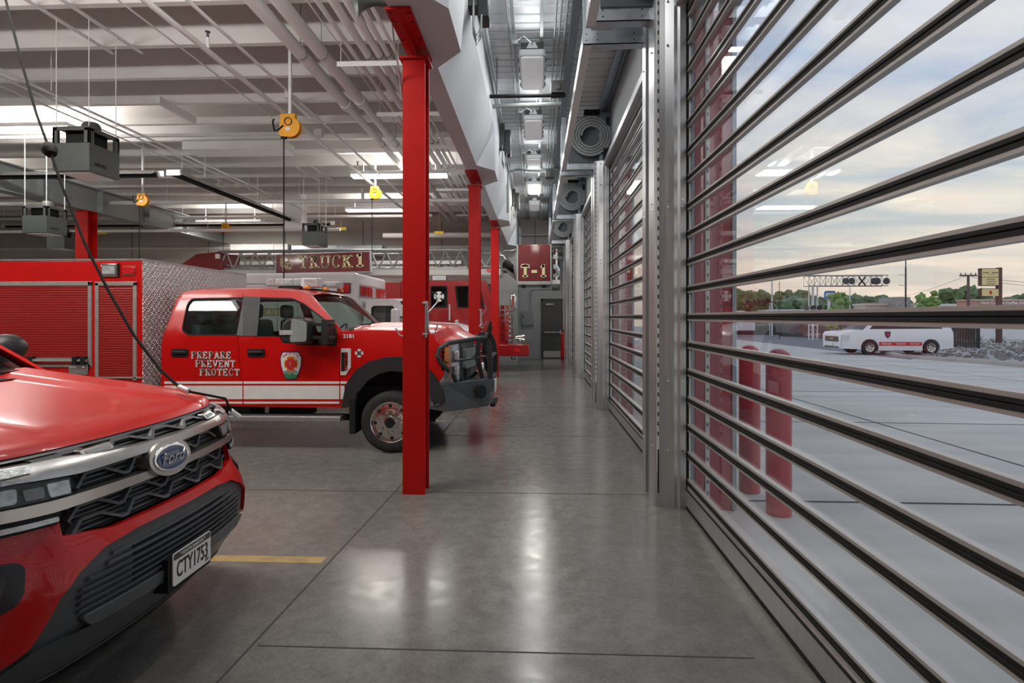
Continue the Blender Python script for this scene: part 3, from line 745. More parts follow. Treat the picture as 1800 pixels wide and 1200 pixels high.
# interior
for (cx, cy) in ((-3.42, 7.45), (-3.42, 8.42)):
    b = MB(); b.box(cx-.28, cx+.25, cy-.25, cy+.25, .85, 1.05); b.prism_y([(cx-.30, 1.0), (cx-.12, 1.0), (cx-.20, 1.62), (cx-.34, 1.62)], cy-.25, cy+.25); s_ = b.build('seat', 'seat_cloth', T, bevel=.05)
    MB().box(cx-.40, cx-.27, cy-.14, cy+.14, 1.63, 1.83).build('headrest', 'seat_cloth', s_, bevel=.05)
b = MB(); b.box(-4.35, -3.95, 7.15, 8.65, .85, 1.05); b.prism_y([(-4.42, 1.0), (-4.25, 1.0), (-4.36, 1.55), (-4.48, 1.55)], 7.15, 8.65); s_ = b.build('rear_seat', 'seat_cloth', T, bevel=.04)
for cy in (7.35, 7.9, 8.45): MB().box(-4.45, -4.33, cy-.13, cy+.13, 1.56, 1.76 if cy != 7.9 else 1.68).build('headrest', 'dark_trim', s_, bevel=.045)
b = MB(); b.box(-2.75, -2.35, 7.02, 8.78, 1.1, 1.42); b.build('dashboard', 'dark_trim', T, bevel=.05)
b = MB(); c = Vector((-2.92, 8.35, 1.40)); b.lathe([(.165, -.015), (.185, 0), (.165, .015), (.15, 0), (.165, -.015)], c, (-.85, 0, .5), 24); b.cyl(c, c+Vector((.25, 0, -.12)), .03, 8); b.box(c.x-.01, c.x+.01, c.y-.16, c.y+.16, c.z-.02, c.z+.02); b.build('steering_wheel', 'rubber', T)
MB().box(-4.6, -1.3, 7.0, 8.8, .55, .80).build('cab_floor', 'rubber', T)
# handles
for (px0, px1, par) in ((303, 332, dr), (436, 467, df)):
    q = MB(); q.panel(rnd(svl([(px0, 613), (px1, 613), (px1, 627), (px0, 627)]), .02), near(.020), (0, .012, 0)); h = q.build('door_handle', 'rubber', par)
    q = MB(); xa, za = sv(px0+3, 616); xb, zb = sv(px1-3, 621); q.box(xa, xb, Gt(za)-.045, Gt(za)-.02, zb, za); q.build('grip', 'black_plastic', par, bevel=.008)
# stripes, letters, shields
def stripe(px0, px1, pya, pyb, par, m='letter_white'):
    q = MB(); q.panel(svl([(px0, pya), (px1, pya), (px1, pyb), (px0, pyb)]), near(.013), (0, .004, 0), step=.5); q.build('stripe', m, par)
for (a, c) in ((670, 674), (677.5, 701), (705.5, 709)):
    stripe(290, 427, a, c, dr); stripe(429, 597, a, c, df)
    if a < 700: stripe(599, 606+(0 if a > 671 else 5), a, c, T)
for i, (wd, x0) in enumerate((('PREPARE', 337.5), ('PREVENT', 345), ('PROTECT', 352.5))):
    xa, za = sv(x0, 629.5+15*i); h = .082
    serif_text('letter_shadow', wd, (xa+.006, Gt(za)-.011, za-.006), (1, 0, 0), (0, 0, 1), h, .0735, 'letter_black', dr, .17, .003)
    serif_text('lettering', wd, (xa, Gt(za)-.014, za), (1, 0, 0), (0, 0, 1), h, .0735, 'letter_white', dr, .17, .003)
def shield(cx, cz, s, par, Y):
    q = MB(); P = rnd([(-.40, .5), (.36, .5), (.5, .30), (.47, -.02), (.30, -.42), (.2, -.5), (-.2, -.5), (-.30, -.42), (-.47, -.02), (-.5, .30)], .05)
    put = lambda P, k: [(cx+x*s*.80*k, cz+z*s*k) for x, z in P]
    q.prism_y(put(P, 1), Y-.004, Y); o = q.build('door_shield', 'emblem_navy', par)
    MB().prism_y(put(P, .92), Y-.006, Y-.004).build('shield_field', 'letter_white', o)
    MB().prism_y(oval(cx, cz+s*.06, s*.245, s*.27), Y-.008, Y-.006).build('maltese_ring', 'amber', o)
    q = MB()
    for a in range(4):
        t0 = PI/2*a+PI/4
        q.prism_y([(cx+s*.10*math.cos(t0), cz+s*.06+s*.10*math.sin(t0)), (cx+s*.30*math.cos(t0-.13), cz+s*.06+s*.31*math.sin(t0-.13)), (cx+s*.30*math.cos(t0+.13), cz+s*.06+s*.31*math.sin(t0+.13))], Y-.010, Y-.008)
    q.build('cross_gap', 'letter_white', o)
    MB().prism_y(oval(cx, cz+s*.06, s*.19, s*.20), Y-.012, Y-.010).build('centre_disc', 'emblem_red', o)
    sans_text('numeral', '1', (cx-s*.03, Y-.0121, cz-s*.01), (1, 0, 0), (0, 0, 1), s*.15, 'letter_gold', o, .002)
    q = MB(); q.prism_y([(cx-.22*s, cz-.38*s), (cx-.17*s, cz-.45*s), (cx+.17*s, cz-.45*s), (cx+.22*s, cz-.38*s), (cx+.25*s, cz-.30*s), (cx+.12*s, cz-.32*s), (cx+.06*s, cz-.28*s), (cx-.06*s, cz-.32*s), (cx-.15*s, cz-.28*s), (cx-.25*s, cz-.30*s)], Y-.010, Y-.006); q.build('hills', 'emblem_green', o)
    q = MB(); q.prism_y([(cx-.28*s, cz-.26*s), (cx-.24*s, cz-.19*s), (cx-.1*s, cz-.17*s), (cx, cz-.22*s), (cx+.1*s, cz-.16*s), (cx+.24*s, cz-.2*s), (cx+.28*s, cz-.26*s), (cx, cz-.30*s)], Y-.010, Y-.006); q.build('rock_faces', 'panel_grey', o)
    wd = 'RAPID CITY'; 
    for i, ch in enumerate(wd):
        if ch == ' ': continue
        a = math.radians(90+38-76*i/(len(wd)-1)); R = Vector((math.sin(a), 0, -math.cos(a))); U = Vector((math.cos(a), 0, math.sin(a)))
        c = Vector((cx, Y-.0062, cz+s*.0))+U*s*.385-R*s*.03; sans_text('shield_letter', ch, c, R, U, s*.075, 'emblem_red', o, .002, bold=.02)
shx, shz = sv(512.5, 642); shield(shx, shz, .345, df, Gt(shz)-.012)
# fender badge, unit number, cross decal
q = MB(); q.panel(svl([(600, 612), (617, 612), (617, 645), (608, 659), (599, 659)]), near(.012), (0, .012, 0)); o = q.build('fender_badge', 'lamp_white', T)
q = MB(); q.panel(svl([(601, 619), (612, 619), (612, 640), (606, 652), (600, 652)]), near(.016), (0, .004, 0)); q.build('badge_field', 'rubber', o)
xa, za = sv(605.5, 620.5); sans_text('badge_lettering', 'F550', (xa+.0, Gt(za)-.0165, za-.0), (0, 0, -1), (1, 0, 0), .045, 'chrome', o, .003, width=.21, bold=.02)
xa, za = sv(603, 594); sans_text('unit_number', '2181', (xa, Gt(za)-.004, za), (1, 0, 0), (0, 0, 1), .05, 'letter_white', T, .003, width=.135, bold=.03)
xa, za = sv(631.5, 620.5)
q = MB()
for a in range(4):
    t0 = PI/2*a; q.prism_y([(xa, za)]+[(xa+.052*math.cos(t0+d), za+.052*math.sin(t0+d)) for d in (-.5, -.25, 0, .25, .5)], Gt(za)-.006, Gt(za)-.002)
q.build('cross_decal', 'letter_white', T)
MB().prism_y(oval(xa, za, .024, .024, 16), Gt(za)-.008, Gt(za)-.006).build('cross_centre', 'dark_grey', T)
# wheel arch flare
outer = [(602, 716), (612, 672), (628, 649), (651, 634), (680, 627), (709, 626), (735, 633), (754, 647), (769, 664), (781, 690), (784, 700)]
inner = [(626, 712), (630, 690), (649, 668), (668, 656), (690, 651), (709, 652), (728, 659), (744, 670), (756, 688), (764, 712)]
q = MB(); q.panel(svl(outer)+svl(inner)[::-1], near(.065), (0, .09, 0), step=.1); q.build('wheel_flare', 'black_plastic', T, bevel=.012)
q = MB(); q.panel([(WX+.50*math.cos(a), WZ+.06+.50*math.sin(a)) for a in [math.radians(-12+17*i) for i in range(13)]], near(-.25), (0, .03, 0)); q.build('wheel_well', 'rubber', T)
q = MB(); q.box(*(lambda a, c: (a[0], a[0]+.07, YN-.06, YN+.2, c[1], a[1]))(sv(617, 700), sv(617, 760))); q.build('mud_flap', 'rubber', T)
# wheels
def truck_wheel(cx, Y, s, R=.372):
    q = MB(); q.lathe([(.245, .0), (.30, -.012), (R-.03, .0), (R, .035), (R, .20), (R-.03, .235), (.25, .235)], (cx, Y, R+.002), (0, s, 0), 48)
    w = q.build('front_wheel', 'tyre', T)
    q = MB()
    for i in range(48):
        a = 2*PI*i/48; m4 = Matrix.Translation((cx, Y+s*.12, R+.002)) @ Matrix.Rotation(-a, 4, 'Y'); q.box(R-.004, R+.0, -.085, .085, -.012, .012, m4)
    q.build('tread', 'tyre', w)
    q = MB(); q.lathe([(.250, .010), (.246, -.004), (.235, .002), (.225, .045), (.165, .030), (.155, .030), (.150, -.005), (.105, -.012), (.085, -.012), (.080, -.03), (.062, -.035), (.058, .02), (0, .02)], (cx, Y, R+.002), (0, s, 0), 48)
    rim = q.build('rim', 'polished_alu', w)
    q = MB()
    for i in range(8):
        a = 2*PI*i/8+.05; q.cyl((cx+.195*math.cos(a), Y+s*.030, R+.195*math.sin(a)), (cx+.195*math.cos(a), Y+s*.048, R+.195*math.sin(a)), .021, 12)
    q.build('hand_hole', 'rubber', rim)
    q = MB()
    for i in range(10):
        a = 2*PI*i/10; q.cyl((cx+.125*math.cos(a), Y-s*.045, R+.125*math.sin(a)), (cx+.125*math.cos(a), Y, R+.125*math.sin(a)), .017, 8, .02)
    q.build('lug_nut', 'chrome', rim)
    MB().cyl((cx, Y-s*.036, R+.002), (cx, Y-s*.03, R+.002), .055, 20).build('hub_bore', 'rubber', rim)
truck_wheel(WX, YN-.05, 1); truck_wheel(WX, 2*YC-YN+.05, -1)
for cy, s in ((YN-.1, 1), (2*YC-YN+.1, -1)):
    q = MB()
    for dy in (0, .28): q.lathe([(.1, .0), (.24, .0), (.36, .0), (.372, .03), (.372, .2), (.36, .235), (.1, .235)], (-7.2, cy+s*dy, .374), (0, s, 0), 36)
    q.build('rear_wheel', 'tyre', T)
q = MB(); q.cyl((WX, YN, .374), (WX, 2*YC-YN, .374), .07, 10); q.lathe([(0, -.18), (.16, -.1), (.16, .1), (0, .18)], (WX, YC+.2, .374), (0, 1, 0), 16); q.build('front_axle', 'rubber', T)
# running board, chassis
q = MB(); a, c = sv(300, 724), sv(602, 739); q.box(a[0], c[0], YN-.06, YN+.16, c[1], a[1]-.03); q.build('running_board', 'aluminium', T, bevel=.006)
a, c = sv(620, 731), sv(645, 742); 
q = MB(); q.box(-8.6, -1.1, YC-.45, YC-.37, .48, .70); q.box(-8.6, -1.1, YC+.37, YC+.45, .48, .70); q.box(-4.6, -3.6, YC-.9, YC-.5, .38, .60); q.box(-3.4, -2.9, YC-.8, YC-.5, .40, .62); q.cyl((-4.5, YC-.6, .35), (-2.2, YC-.6, .35), .045, 10); q.build('chassis', 'rubber', T)
q = MB(); q.box(-2.85, -1.9, 7.05, 8.75, .80, 1.2); q.build('engine_bay', 'rubber', T)
# front end: grille, lamps
FX = -1.02
q = MB(); q.panel(rnd([(7.22, .84), (8.58, .84), (8.62, 1.32), (7.18, 1.32)], .04), lambda y, z: (FX+.13*(1-((y-YC)/1.0)**2), y, z), (-.06, 0, 0)); q.build('grille', 'grey_plastic', T)
gf = lambda o: (lambda y, z: (FX+o+.13*(1-((y-YC)/1.0)**2), y, z))
q = MB()
for (z0, z1) in ((1.12, 1.24), (.99, 1.09)): q.panel(rnd([(7.24, z0), (8.56, z0), (8.56, z1), (7.24, z1)], .03), gf(.05), (-.05, 0, 0), step=.2)
q.build('grille_bar', 'panel_grey', T)
q = MB()
for k in range(5): z = .86+.03*k; q.box(FX+.10, FX+.13, 7.3, 8.5, z, z+.012)
for k in range(24): y = 7.3+k*.05; q.box(FX+.10, FX+.125, y, y+.012, .86, 1.0)
q.build('lower_mesh', 'grey_plastic', T)
q = MB()
for k in range(6): z = .98+.05*k; q.box(FX+.03, FX+.075, 7.215, 7.30, z, z+.025)
q.build('side_vent', 'rubber', T)
MB().prism_x(oval(YC, 1.11, .15, .065), FX+.185, FX+.205).build('oval_badge', 'emblem_blue', T)
for s in (1, -1):
    cy = YC-s*.83
    def lamp_f(y, z, s=s): a = abs(y-YC); return (FX+.13*(1-((a)/1.0)**2)-.02-max(0, a-.80)*1.15, y, z)
    ys = sorted((YC-s*.70, YC-s*.985))
    q = MB(); q.panel(rnd([(ys[0], .84), (ys[1], .84), (ys[1], 1.32), (ys[0], 1.32)], .05), lamp_f, (-.05, 0, 0), step=.06); hl_ = q.build('headlight', 'lamp_clear', T)
    q = MB(); 
    for k in range(2): q.box(FX-.0, FX+.06, min(cy-.07, cy+.05), max(cy-.07, cy+.05), .92+.19*k, 1.04+.19*k)
    q.build('projector', 'lamp_clear', hl_, bevel=.01)
    ye = YC-s*.995; q = MB()
    for k in range(6): q.box(XFN-.03, XFN+.055, min(ye, ye-s*.035), max(ye, ye-s*.035), 1.0+.05*k, 1.035+.05*k)
    q.build('side_marker', 'amber', hl_)
    q = MB(); q.box(XFN+.055, XFN+.085, min(ye, ye-s*.02), max(ye, ye-s*.02), .86, 1.31); q.build('lamp_edge', 'chrome', hl_)
# steel bumper
bp = [(XFN-.32, YN-.03), (XFN+.02, YN-.03), (-.66, YC-.52), (-.58, YC-.45), (-.58, YC+.45), (-.66, YC+.52), (XFN+.02, 2*YC-YN+.03), (XFN-.32, 2*YC-YN+.03), (XFN-.32, 2*YC-YN-.1), (XFN-.1, YC+.8), (-.85, YC+.4), (-.85, YC-.4), (XFN-.1, YC-.8), (XFN-.32, YN+.1)]
q = MB()
zt_ = .845; zb = .50
A = [q.v((x, y, zt_-(.0 if x > -1.2 else .02))) for x, y in bp]; B_ = [q.v((x-(.05 if x > -.7 else 0), y, zb+(.06 if x < -1.2 else 0)-(.02 if x > -.7 else 0))) for x, y in bp]
q.face(A); q.face(B_[::-1]); q.bridge(A, B_); bmp = q.build('steel_bumper', 'grey_plastic', T, flat=True, bevel=.008)
for s in (1, -1):
    c = Vector((-.735, YC-s*.60, .69)); n = Vector((.78, -s*.62, 0)).normalized(); q = MB(); q.lathe([(0, .012), (.085, .012), (.088, 0), (0, 0)], c+n*.035, n, 24); q.build('lamp_port', 'rubber', bmp)
MB().prism_y(oval(-1.23, .60, .055, .025, 18), YN-.036, YN-.03).build('maker_plate', 'aluminium', bmp)
q = MB(); q.box(-.62, -.555, YC-.30, YC+.30, .45, .49); q.build('step', 'rubber', bmp)
q = MB(); q.box(-.575, -.565, YC-.18, YC+.14, .62, .78); q.build('license_plate', 'letter_white', bmp)
q = MB(); q.tube([(-.57, YC-.3, .80), (-.54, YC-.3, .84), (-.54, YC-.22, .84), (-.57, YC-.22, .80)], .015, 6); q.build('shackle', 'chrome', bmp)
# brush guard
q = MB()
xg = -.64
for s in (1, -1):
    yo = YC-s*1.085; yi = YC-s*.45
    q.tube([(-.99, YC-s*.90, .85), (-1.03, YC-s*.94, .95), (-1.14, yo, 1.08), (-1.19, yo-s*.015, 1.18), (-1.17, yo, 1.27), (-1.08, YC-s*.93, 1.33), (-.80, YC-s*.62, 1.37), (xg-.02, yi, 1.38)], .030, 10)
    q.tube([(-1.13, yo+s*.01, 1.10), (xg-.03, yi, 1.13)], .016, 8)
q.build('guard_hoop', 'black_plastic', T)
for s in (1, -1):
    yi = YC-s*.45; q = MB(); q.prism_y([(xg-.10, .84), (xg-.16, 1.1), (xg-.16, 1.28), (xg-.12, 1.44), (xg-.05, 1.46), (xg+.04, 1.30), (xg+.07, 1.1), (xg+.07, .84), (xg+.0, .84), (xg-.0, 1.1), (xg-.06, 1.34), (xg-.10, 1.28), (xg-.10, 1.1), (xg-.04, .84)], yi-.012, yi+.012); q.build('guard_upright', 'black_plastic', T, flat=True)
q = MB(); q.cyl((xg-.07, YC-.45, 1.41), (xg-.07, YC+.45, 1.41), .03, 10); q.cyl((xg+.03, YC-.45, 1.12), (xg+.03, YC+.45, 1.12), .028, 10); q.build('guard_crossbar', 'black_plastic', T)
# something strapped behind the guard
q = MB(); random.seed(3)
q.lathe([(0, 0), (.03, .02), (.04, .10), (.03, .18), (.04, .24), (.02, .30), (.015, .34), (0, .35)], (-.70, YC+.25, 1.25), (.12, 0, 1), 12); o = q.build('rolled_bag', 'dull_canvas', T)
# mirror
mx0, mz1 = sv(511, 557, -.15); mx1, mz0 = sv(551, 602, -.15)
q = MB(); P = rnd([(mx0, mz0), (mx1-.02, mz0-.01), (mx1, mz0+.15), (mx1-.01, mz1-.03), (mx1-.08, mz1), (mx0+.08, mz1-.01), (mx0+.01, mz1-.10)], .05)
q.prism(P, lambda a, z: (a, YN-.36, z), lambda a, z: (a+.02, YN-.10, z)); mir = q.build('mirror', 'black_plastic', T, bevel=.03)
q = MB(); q.box(mx0-.004, mx0+.012, YN-.33, YN-.13, mz0+.03, mz1-.05); q.build('mirror_glass', 'chrome', mir)
q = MB(); P = rnd([(mx0+.12, mz0+.01), (mx1+.003, mz0+.02), (mx1+.008, mz1-.06), (mx0+.14, mz1-.02)], .03); q.prism_y(P, YN-.372, YN-.358); q.build('mirror_cap', 'panel_grey', mir, bevel=.006)
q = MB(); q.box(mx0+.0, mx0+.16, YN-.375, YN-.359, mz0+.10, mz0+.155); q.build('turn_signal', 'lamp_clear', mir)
q = MB()
for z in (mz0+.06, mz0+.22): q.box(mx1-.02, mx1+.26, YN-.20, YN-.13, z-.02, z+.02)
q.box(mx1+.12, mx1+.20, YN-.22, YN+.02, mz0-.02, mz0+.28); q.build('mirror_arm', 'black_plastic', mir, bevel=.005)
q = MB(); q.panel(svl([(580, 572), (592, 577), (592, 606), (574, 605)]), near(.02), (0, .02, 0)); q.build('mirror_sail', 'black_plastic', T)
# roof lights
q = MB(); a = Vector((-3.22, 7.45, 2.05)); 
q.box(-3.5, -3.0, 7.42, 8.5, 1.99, 2.035); q.build('roof_mount', 'rubber', T)
th_ = math.radians(8)
m4 = Matrix.Translation((-3.28, 7.60, 2.115)) @ Matrix.Rotation(.0, 4, 'Z')
q = MB(); q.box(-.37, .16, -.08, .08, -.035, .055, m4); lb = q.build('light_bar', 'lamp_clear', T, bevel=.012)
q = MB(); q.box(-.38, .17, -.085, .085, -.05, -.035, m4)
for x in (-.25, -.12, .01, .12): q.box(x-.006, x+.006, -.083, .083, -.04, .06, m4)
q.build('bar_frame', 'aluminium', lb)
q = MB(); q.box(.15, .37, -.17, .06, -.065, .055, m4); w = q.build('corner_beacon', 'white_gloss', lb, bevel=.01)
q = MB(); q.box(.20, .36, -.176, -.169, -.045, .035, m4); q.build('beacon_lens', 'lamp_clear', lb)
q = MB(); q.box(.30, .50, .15, .5, -.05, .03, m4); q.build('far_lamp', 'lamp_clear', lb, bevel=.01)
q = MB(); q.tube([(-3.45, 7.42, 2.02), (-3.38, 7.40, 2.05), (-3.15, 7.40, 2.05), (-3.05, 7.42, 2.03), (-3.0, 7.45, 2.0)], .014, 8); q.build('mount_bow', 'rubber', T)
for (x, y) in ((-2.93, 7.15), (-2.86, 7.6), (-2.83, 8.1)): MB().lathe([(0, .03), (.04, .02), (.05, 0), (.05, -.02)], (x, y, 2.03), (0, 0, 1), 12).build('clearance_lamp', 'amber', T)
# ---- rescue body behind the cab
BX = -4.79; BY0 = 6.72; BY1 = 9.19; BT = 2.34
def sb(px, py): return onY(px, py, BY0)
q = MB(); q.box(-8.9, BX, BY0, BY1, .62, BT); rb = q.build('rescue_body', 'red_paint', T, bevel=.012)
q = MB(); q.box(BX, BX+.008, BY0+.003, BY1-.003, .58, BT-.002); q.build('diamond_plate', 'diamond', T)
MB().box(-8.9, BX+.010, BY0-.006, BY1+.006, BT-.001, BT+.02).build('roof_trim', 'aluminium', T)
def fr_bar(px0, px1, pya, pyb, d=.018, m='door_alu', nm='shutter_frame', par=None):
    (xa, za), (xb, zb2) = sb(px0, pya), sb(px1, pyb); q = MB(); q.box(xa, xb, BY0-d, BY0+.002, zb2, za); return q.build(nm, m, par or T, bevel=.003)
fr_bar(-200, 162, 495.5, 502); f1 = fr_bar(156, 162, 495, 645); fr_bar(55, 161, 639, 645)
fr_bar(168, 241, 495, 502); fr_bar(168.5, 174.5, 497, 668); fr_bar(235, 241, 497, 668); fr_bar(175, 250, 662, 665)
fr_bar(159.5, 162.5, 496, 501, .025, 'rubber', 'corner_cap'); fr_bar(238.5, 241.5, 496, 501, .025, 'rubber', 'corner_cap')
def shutter(px0, px1, pya, pyb):
    (xa, za), (xb, zb2) = sb(px0, pya), sb(px1, pyb); q = MB(); z = zb2
    pr = []
    while z < za: pr += [(BY0-.006, z), (BY0-.008, z+.006), (BY0-.008, z+.022), (BY0-.006, z+.028)]; z += .03
    pr += [(BY0+.002, za), (BY0+.002, zb2)]; q.prism_x(pr, xa, xb); q.build('roller_shutter', 'red_shutter', T, flat=True)
shutter(-200, 156, 502, 628); shutter(174.5, 235, 502, 662)
q = MB(); (xa, za), (xb, zb2) = sb(55, 628), sb(157, 638); q.cyl((xa, BY0-.045, (za+zb2)/2), (xb, BY0-.045, (za+zb2)/2), .018, 10); q.box(xa, xb, BY0-.02, BY0-.004, za-.02, za); q.build('lift_bar', 'aluminium', T)
q = MB()
for px in (60, 138, 152): x, z = sb(px, 633); q.box(x-.03, x+.03, BY0-.07, BY0-.01, z-.05, z+.05)
q.build('bar_latch', 'rubber', T, bevel=.006)
x, z = sb(139, 650); MB().box(x-.12, x+.12, BY0-.02, BY0, z-.06, z+.045).build('key_plate', 'aluminium', T, bevel=.01)
(xa, za), (xb, zb2) = sb(180, 463.5), sb(209, 486)
q = MB(); q.box(xa, xb, BY0-.03, BY0, zb2, za); o = q.build('scene_light', 'chrome', T, bevel=.008); MB().box(xa+.025, xb-.03, BY0-.038, BY0-.029, zb2+.03, za-.025).build('lens', 'lamp_clear', o)
MB().box(xb-.012, xb+.01, BY0-.028, BY0, zb2-.004, za+.004).build('lamp_shroud', 'rubber', o)
(xa, za), (xb, zb2) = sb(216, 468), sb(238, 482)
q = MB(); q.prism_y(rnd([(xa, zb2), (xb, zb2), (xb, za), (xa, za)], .03), BY0-.03, BY0); o = q.build('marker_light', 'lamp_red', T, bevel=.01)
q = MB(); q.prism_y(rnd([(xa-.005, zb2-.01), (xb+.008, zb2-.01), (xb+.008, za+.008), (xa-.005, za+.008)], .03), BY0-.006, BY0); q.build('lamp_bezel', 'chrome', o)
# ================================================================== RED SUV IN THE FOREGROUND
SY = 2.73
PRF = [(0.2, -1.88), (.32, -1.80), (.42, -1.72), (.62, -1.70), (.72, -1.73), (.8, -1.78), (.95, -1.81), (1.05, -1.84), (1.10, -1.90), (1.14, -2.0), (1.2, -2.3)]
def prf(z):
    z = max(.2, min(1.2, z))
    for (a, b), (c, d) in zip(PRF, PRF[1:]):
        if z <= c: return b+(d-b)*(z-a)/(c-a)
def FF(y, z): return prf(z)-.14*y*y-.336*abs(y)**8
S = thing('red_suv', 'bright red SUV nearest the camera with silver grille bars', 'car', (-4.2, SY, 0))
ff = lambda o=0: (lambda y, z: (FF(y, z)+o, SY+y, z))
IN = (-.03, 0, 0)
HW = .965
def zh(x): return 1.128+(-1.9-x)*.135 if x > -2.0 else 1.1415+(-2.0-x)*.13
# front fascia (painted) with openings for lamps/grille behind separate parts
low_open = [(-.86, .37), (-.75, .45), (-.72, .50), (-.672, .60), (-.60, .66), (-.48, .712), (-.31, .728), (.31, .728), (.48, .712), (.60, .66), (.672, .60), (.72, .50), (.75, .45), (.86, .37)]
def crz(z): return .60 if z > .88 else (.60+(.88-z)*.30 if z > .66 else .666+(.66-z)*.55)
fas = [(-HW, .40), (-.86, .37)]+low_open[1:-1]+[(.86, .37), (HW, .40), (HW, .90), (.90, .915), (.605, .885), (.60, .80), (.40, .765), (-.40, .765), (-.60, .80), (-.605, .885), (-.90, .915), (-HW, .90)]
q = MB(); q.panel(fas, lambda y, z: (FF(y, z)-.035*max(0, min(1, (abs(y)-crz(z))/.04)), SY+y, z), IN, step=.035); bum = q.build('front_bumper', 'red_paint', S)
for s in (1, -1):
    q = MB(); q.panel(rnd([(s*.725, .755), (s*.955, .79), (s*.955, .58), (s*.80, .60), (s*.755, .64)], .03), ff(-.026), (-.02, 0, 0), step=.06); p = q.build('fog_pocket', 'black_plastic', bum)
    q = MB(); q.panel(rnd([(s*.78, .73), (s*.94, .75), (s*.93, .63), (s*.81, .645)], .03), ff(-.020), (-.02, 0, 0), step=.06); q.build('fog_lamp', 'lamp_clear' if 0 else 'grey_plastic', p)
# lower intake
q = MB(); q.panel(low_open+[(.80, .25), (-.80, .25)], ff(-.022), (-.02, 0, 0), step=.07); low = q.build('lower_fascia', 'grey_plastic', S)
q = MB()
for k in range(7):
    z = .50+.028*k; w = .60-(.06 if k > 4 else 0)-max(0, k-3)*.03; q.panel([(-w, z), (w, z), (w-.01, z+.010), (-w+.01, z+.010)], ff(-.006), (-.016, 0, 0), step=.12)
q.build('intake_slat', 'grey_plastic', low)
q = MB(); q.panel([(-.34, .512), (.36, .512), (.36, .672), (-.34, .672)], ff(-.018), (-.006, 0, 0), step=.1); q.build('intake_opening', 'rubber', low)
q = MB(); q.panel(rnd([(-.55, .425), (.55, .425), (.60, .485), (-.60, .485)], .03), ff(.006), (-.04, 0, 0), step=.1); q.build('skid_ledge', 'grey_plastic', low, bevel=.01)
q = MB(); q.panel([(-.72, .26), (.72, .26), (.80, .36), (.74, .425), (-.74, .425), (-.80, .36)], ff(-.008), (-.03, 0, 0), step=.1); q.build('skid_plate', 'grey_plastic', low)
q = MB(); q.panel([(-.76, .243), (.76, .243), (.76, .252), (-.76, .252)], ff(.0), (-.05, 0, 0), step=.2); q.build('chin_trim', 'silver', low)
q = MB(); q.panel([(-.80, .17), (.80, .17), (.84, .245), (-.84, .245)], ff(-.05), (-.03, 0, 0), step=.2); q.build('air_dam', 'rubber', low)
# grille
g_out = [(-.66, .815), (-.40, .768), (.40, .768), (.66, .815), (.80, .90), (.80, 1.06), (.62, 1.105), (-.62, 1.105), (-.80, 1.06), (-.80, .90)]
q = MB(); q.panel(g_out, ff(-.045), (-.02, 0, 0), step=.08); gr = q.build('grille', 'rubber', S)
def honey(rows, y0, y1, o=.0):
    b = MB()
    for (za, zb) in rows:
        zm = (za+zb)/2; w = .26; n = int((y1-y0)/w)+1
        pts = []
        for i in range(n+1):
            y = y0+i*w; pts += [(y, za+(zm-za)*.35), (y+.05, zb-(zb-zm)*.2), (y+.05+w*.35, zb-(zb-zm)*.2), (y+w-.03, za+(zm-za)*.35)]
        pts = [(min(max(p[0], y0), y1), p[1]) for p in pts]
        for off, t_ in ((0, .012), ):
            for a, c in zip(pts, pts[1:]):
                if abs(a[0]-c[0]) < 1e-4: continue
                d = Vector((c[0]-a[0], c[1]-a[1])).normalized(); nn = Vector((-d.y, d.x))*t_/2
                b.panel([(a[0]+nn.x, a[1]+nn.y), (c[0]+nn.x, c[1]+nn.y), (c[0]-nn.x, c[1]-nn.y), (a[0]-nn.x, a[1]-nn.y)], ff(o-.012), (-.03, 0, 0), step=.2)
        # inner slats, set back
        for k in (.2, .5, .8):
            z = za+(zb-za)*k; b.panel([(y0+.02, z-.003), (y1-.02, z-.003), (y1-.02, z+.003), (y0+.02, z+.003)], ff(o-.034), (-.01, 0, 0), step=.3)
    return b
honey([(1.058, 1.098)], -.55, .62).build('upper_mesh', 'grey_plastic', gr, flat=True)
honey([(.945, 1.01)], -.50, .50).build('middle_mesh', 'grey_plastic', gr, flat=True)
honey([(.83, .893), (.775, .838)], -.56, .56).build('lower_mesh', 'grey_plastic', gr, flat=True)
q = MB(); q.panel([(-.72, 1.100), (.72, 1.100), (.70, 1.116), (-.70, 1.116)], ff(-.012), (-.04, 0, 0), step=.1); q.build('grille_lip', 'grey_plastic', S)
q = MB(); q.panel([(-.62, 1.095), (-.50, 1.095), (-.52, 1.062), (-.60, 1.058)], ff(-.0), (-.03, 0, 0), step=.1); q.build('grille_lip', 'grey_plastic', S)
def barpts(zc0, zc1, th): # bar that bows slightly
    top = [(-.90+.1*i, zc0+(zc1-zc0)*(1-abs(-.90+.1*i)/.9)+th) for i in range(19)]; bot = [(-.90+.1*i, zc0+(zc1-zc0)*(1-abs(-.90+.1*i)/.9)) for i in range(19)][::-1]
    return top+bot
q = MB(); q.panel([(p[0], p[1]) for p in ([(-.90, 1.085), (-.72, 1.090), (-.5, 1.085), (-.35, 1.068), (-.16, 1.058), (.16, 1.055), (.35, 1.058), (.5, 1.062), (.72, 1.070), (.86, 1.05), (.86, 1.01), (.72, 1.02), (.16, 1.018), (-.16, 1.018), (-.5, 1.016), (-.72, 1.035), (-.90, 1.035)])], ff(.014), (-.05, 0, 0), step=.04); q.build('grille_bar', 'silver', S)
q = MB(); q.panel([(-.92, .958), (-.62, .943), (-.16, .936), (.16, .934), (.62, .935), (.86, .95), (.86, .912), (.62, .900), (-.16, .900), (-.62, .898), (-.92, .915)], ff(.010), (-.05, 0, 0), step=.04); q.build('grille_bar', 'silver', S)
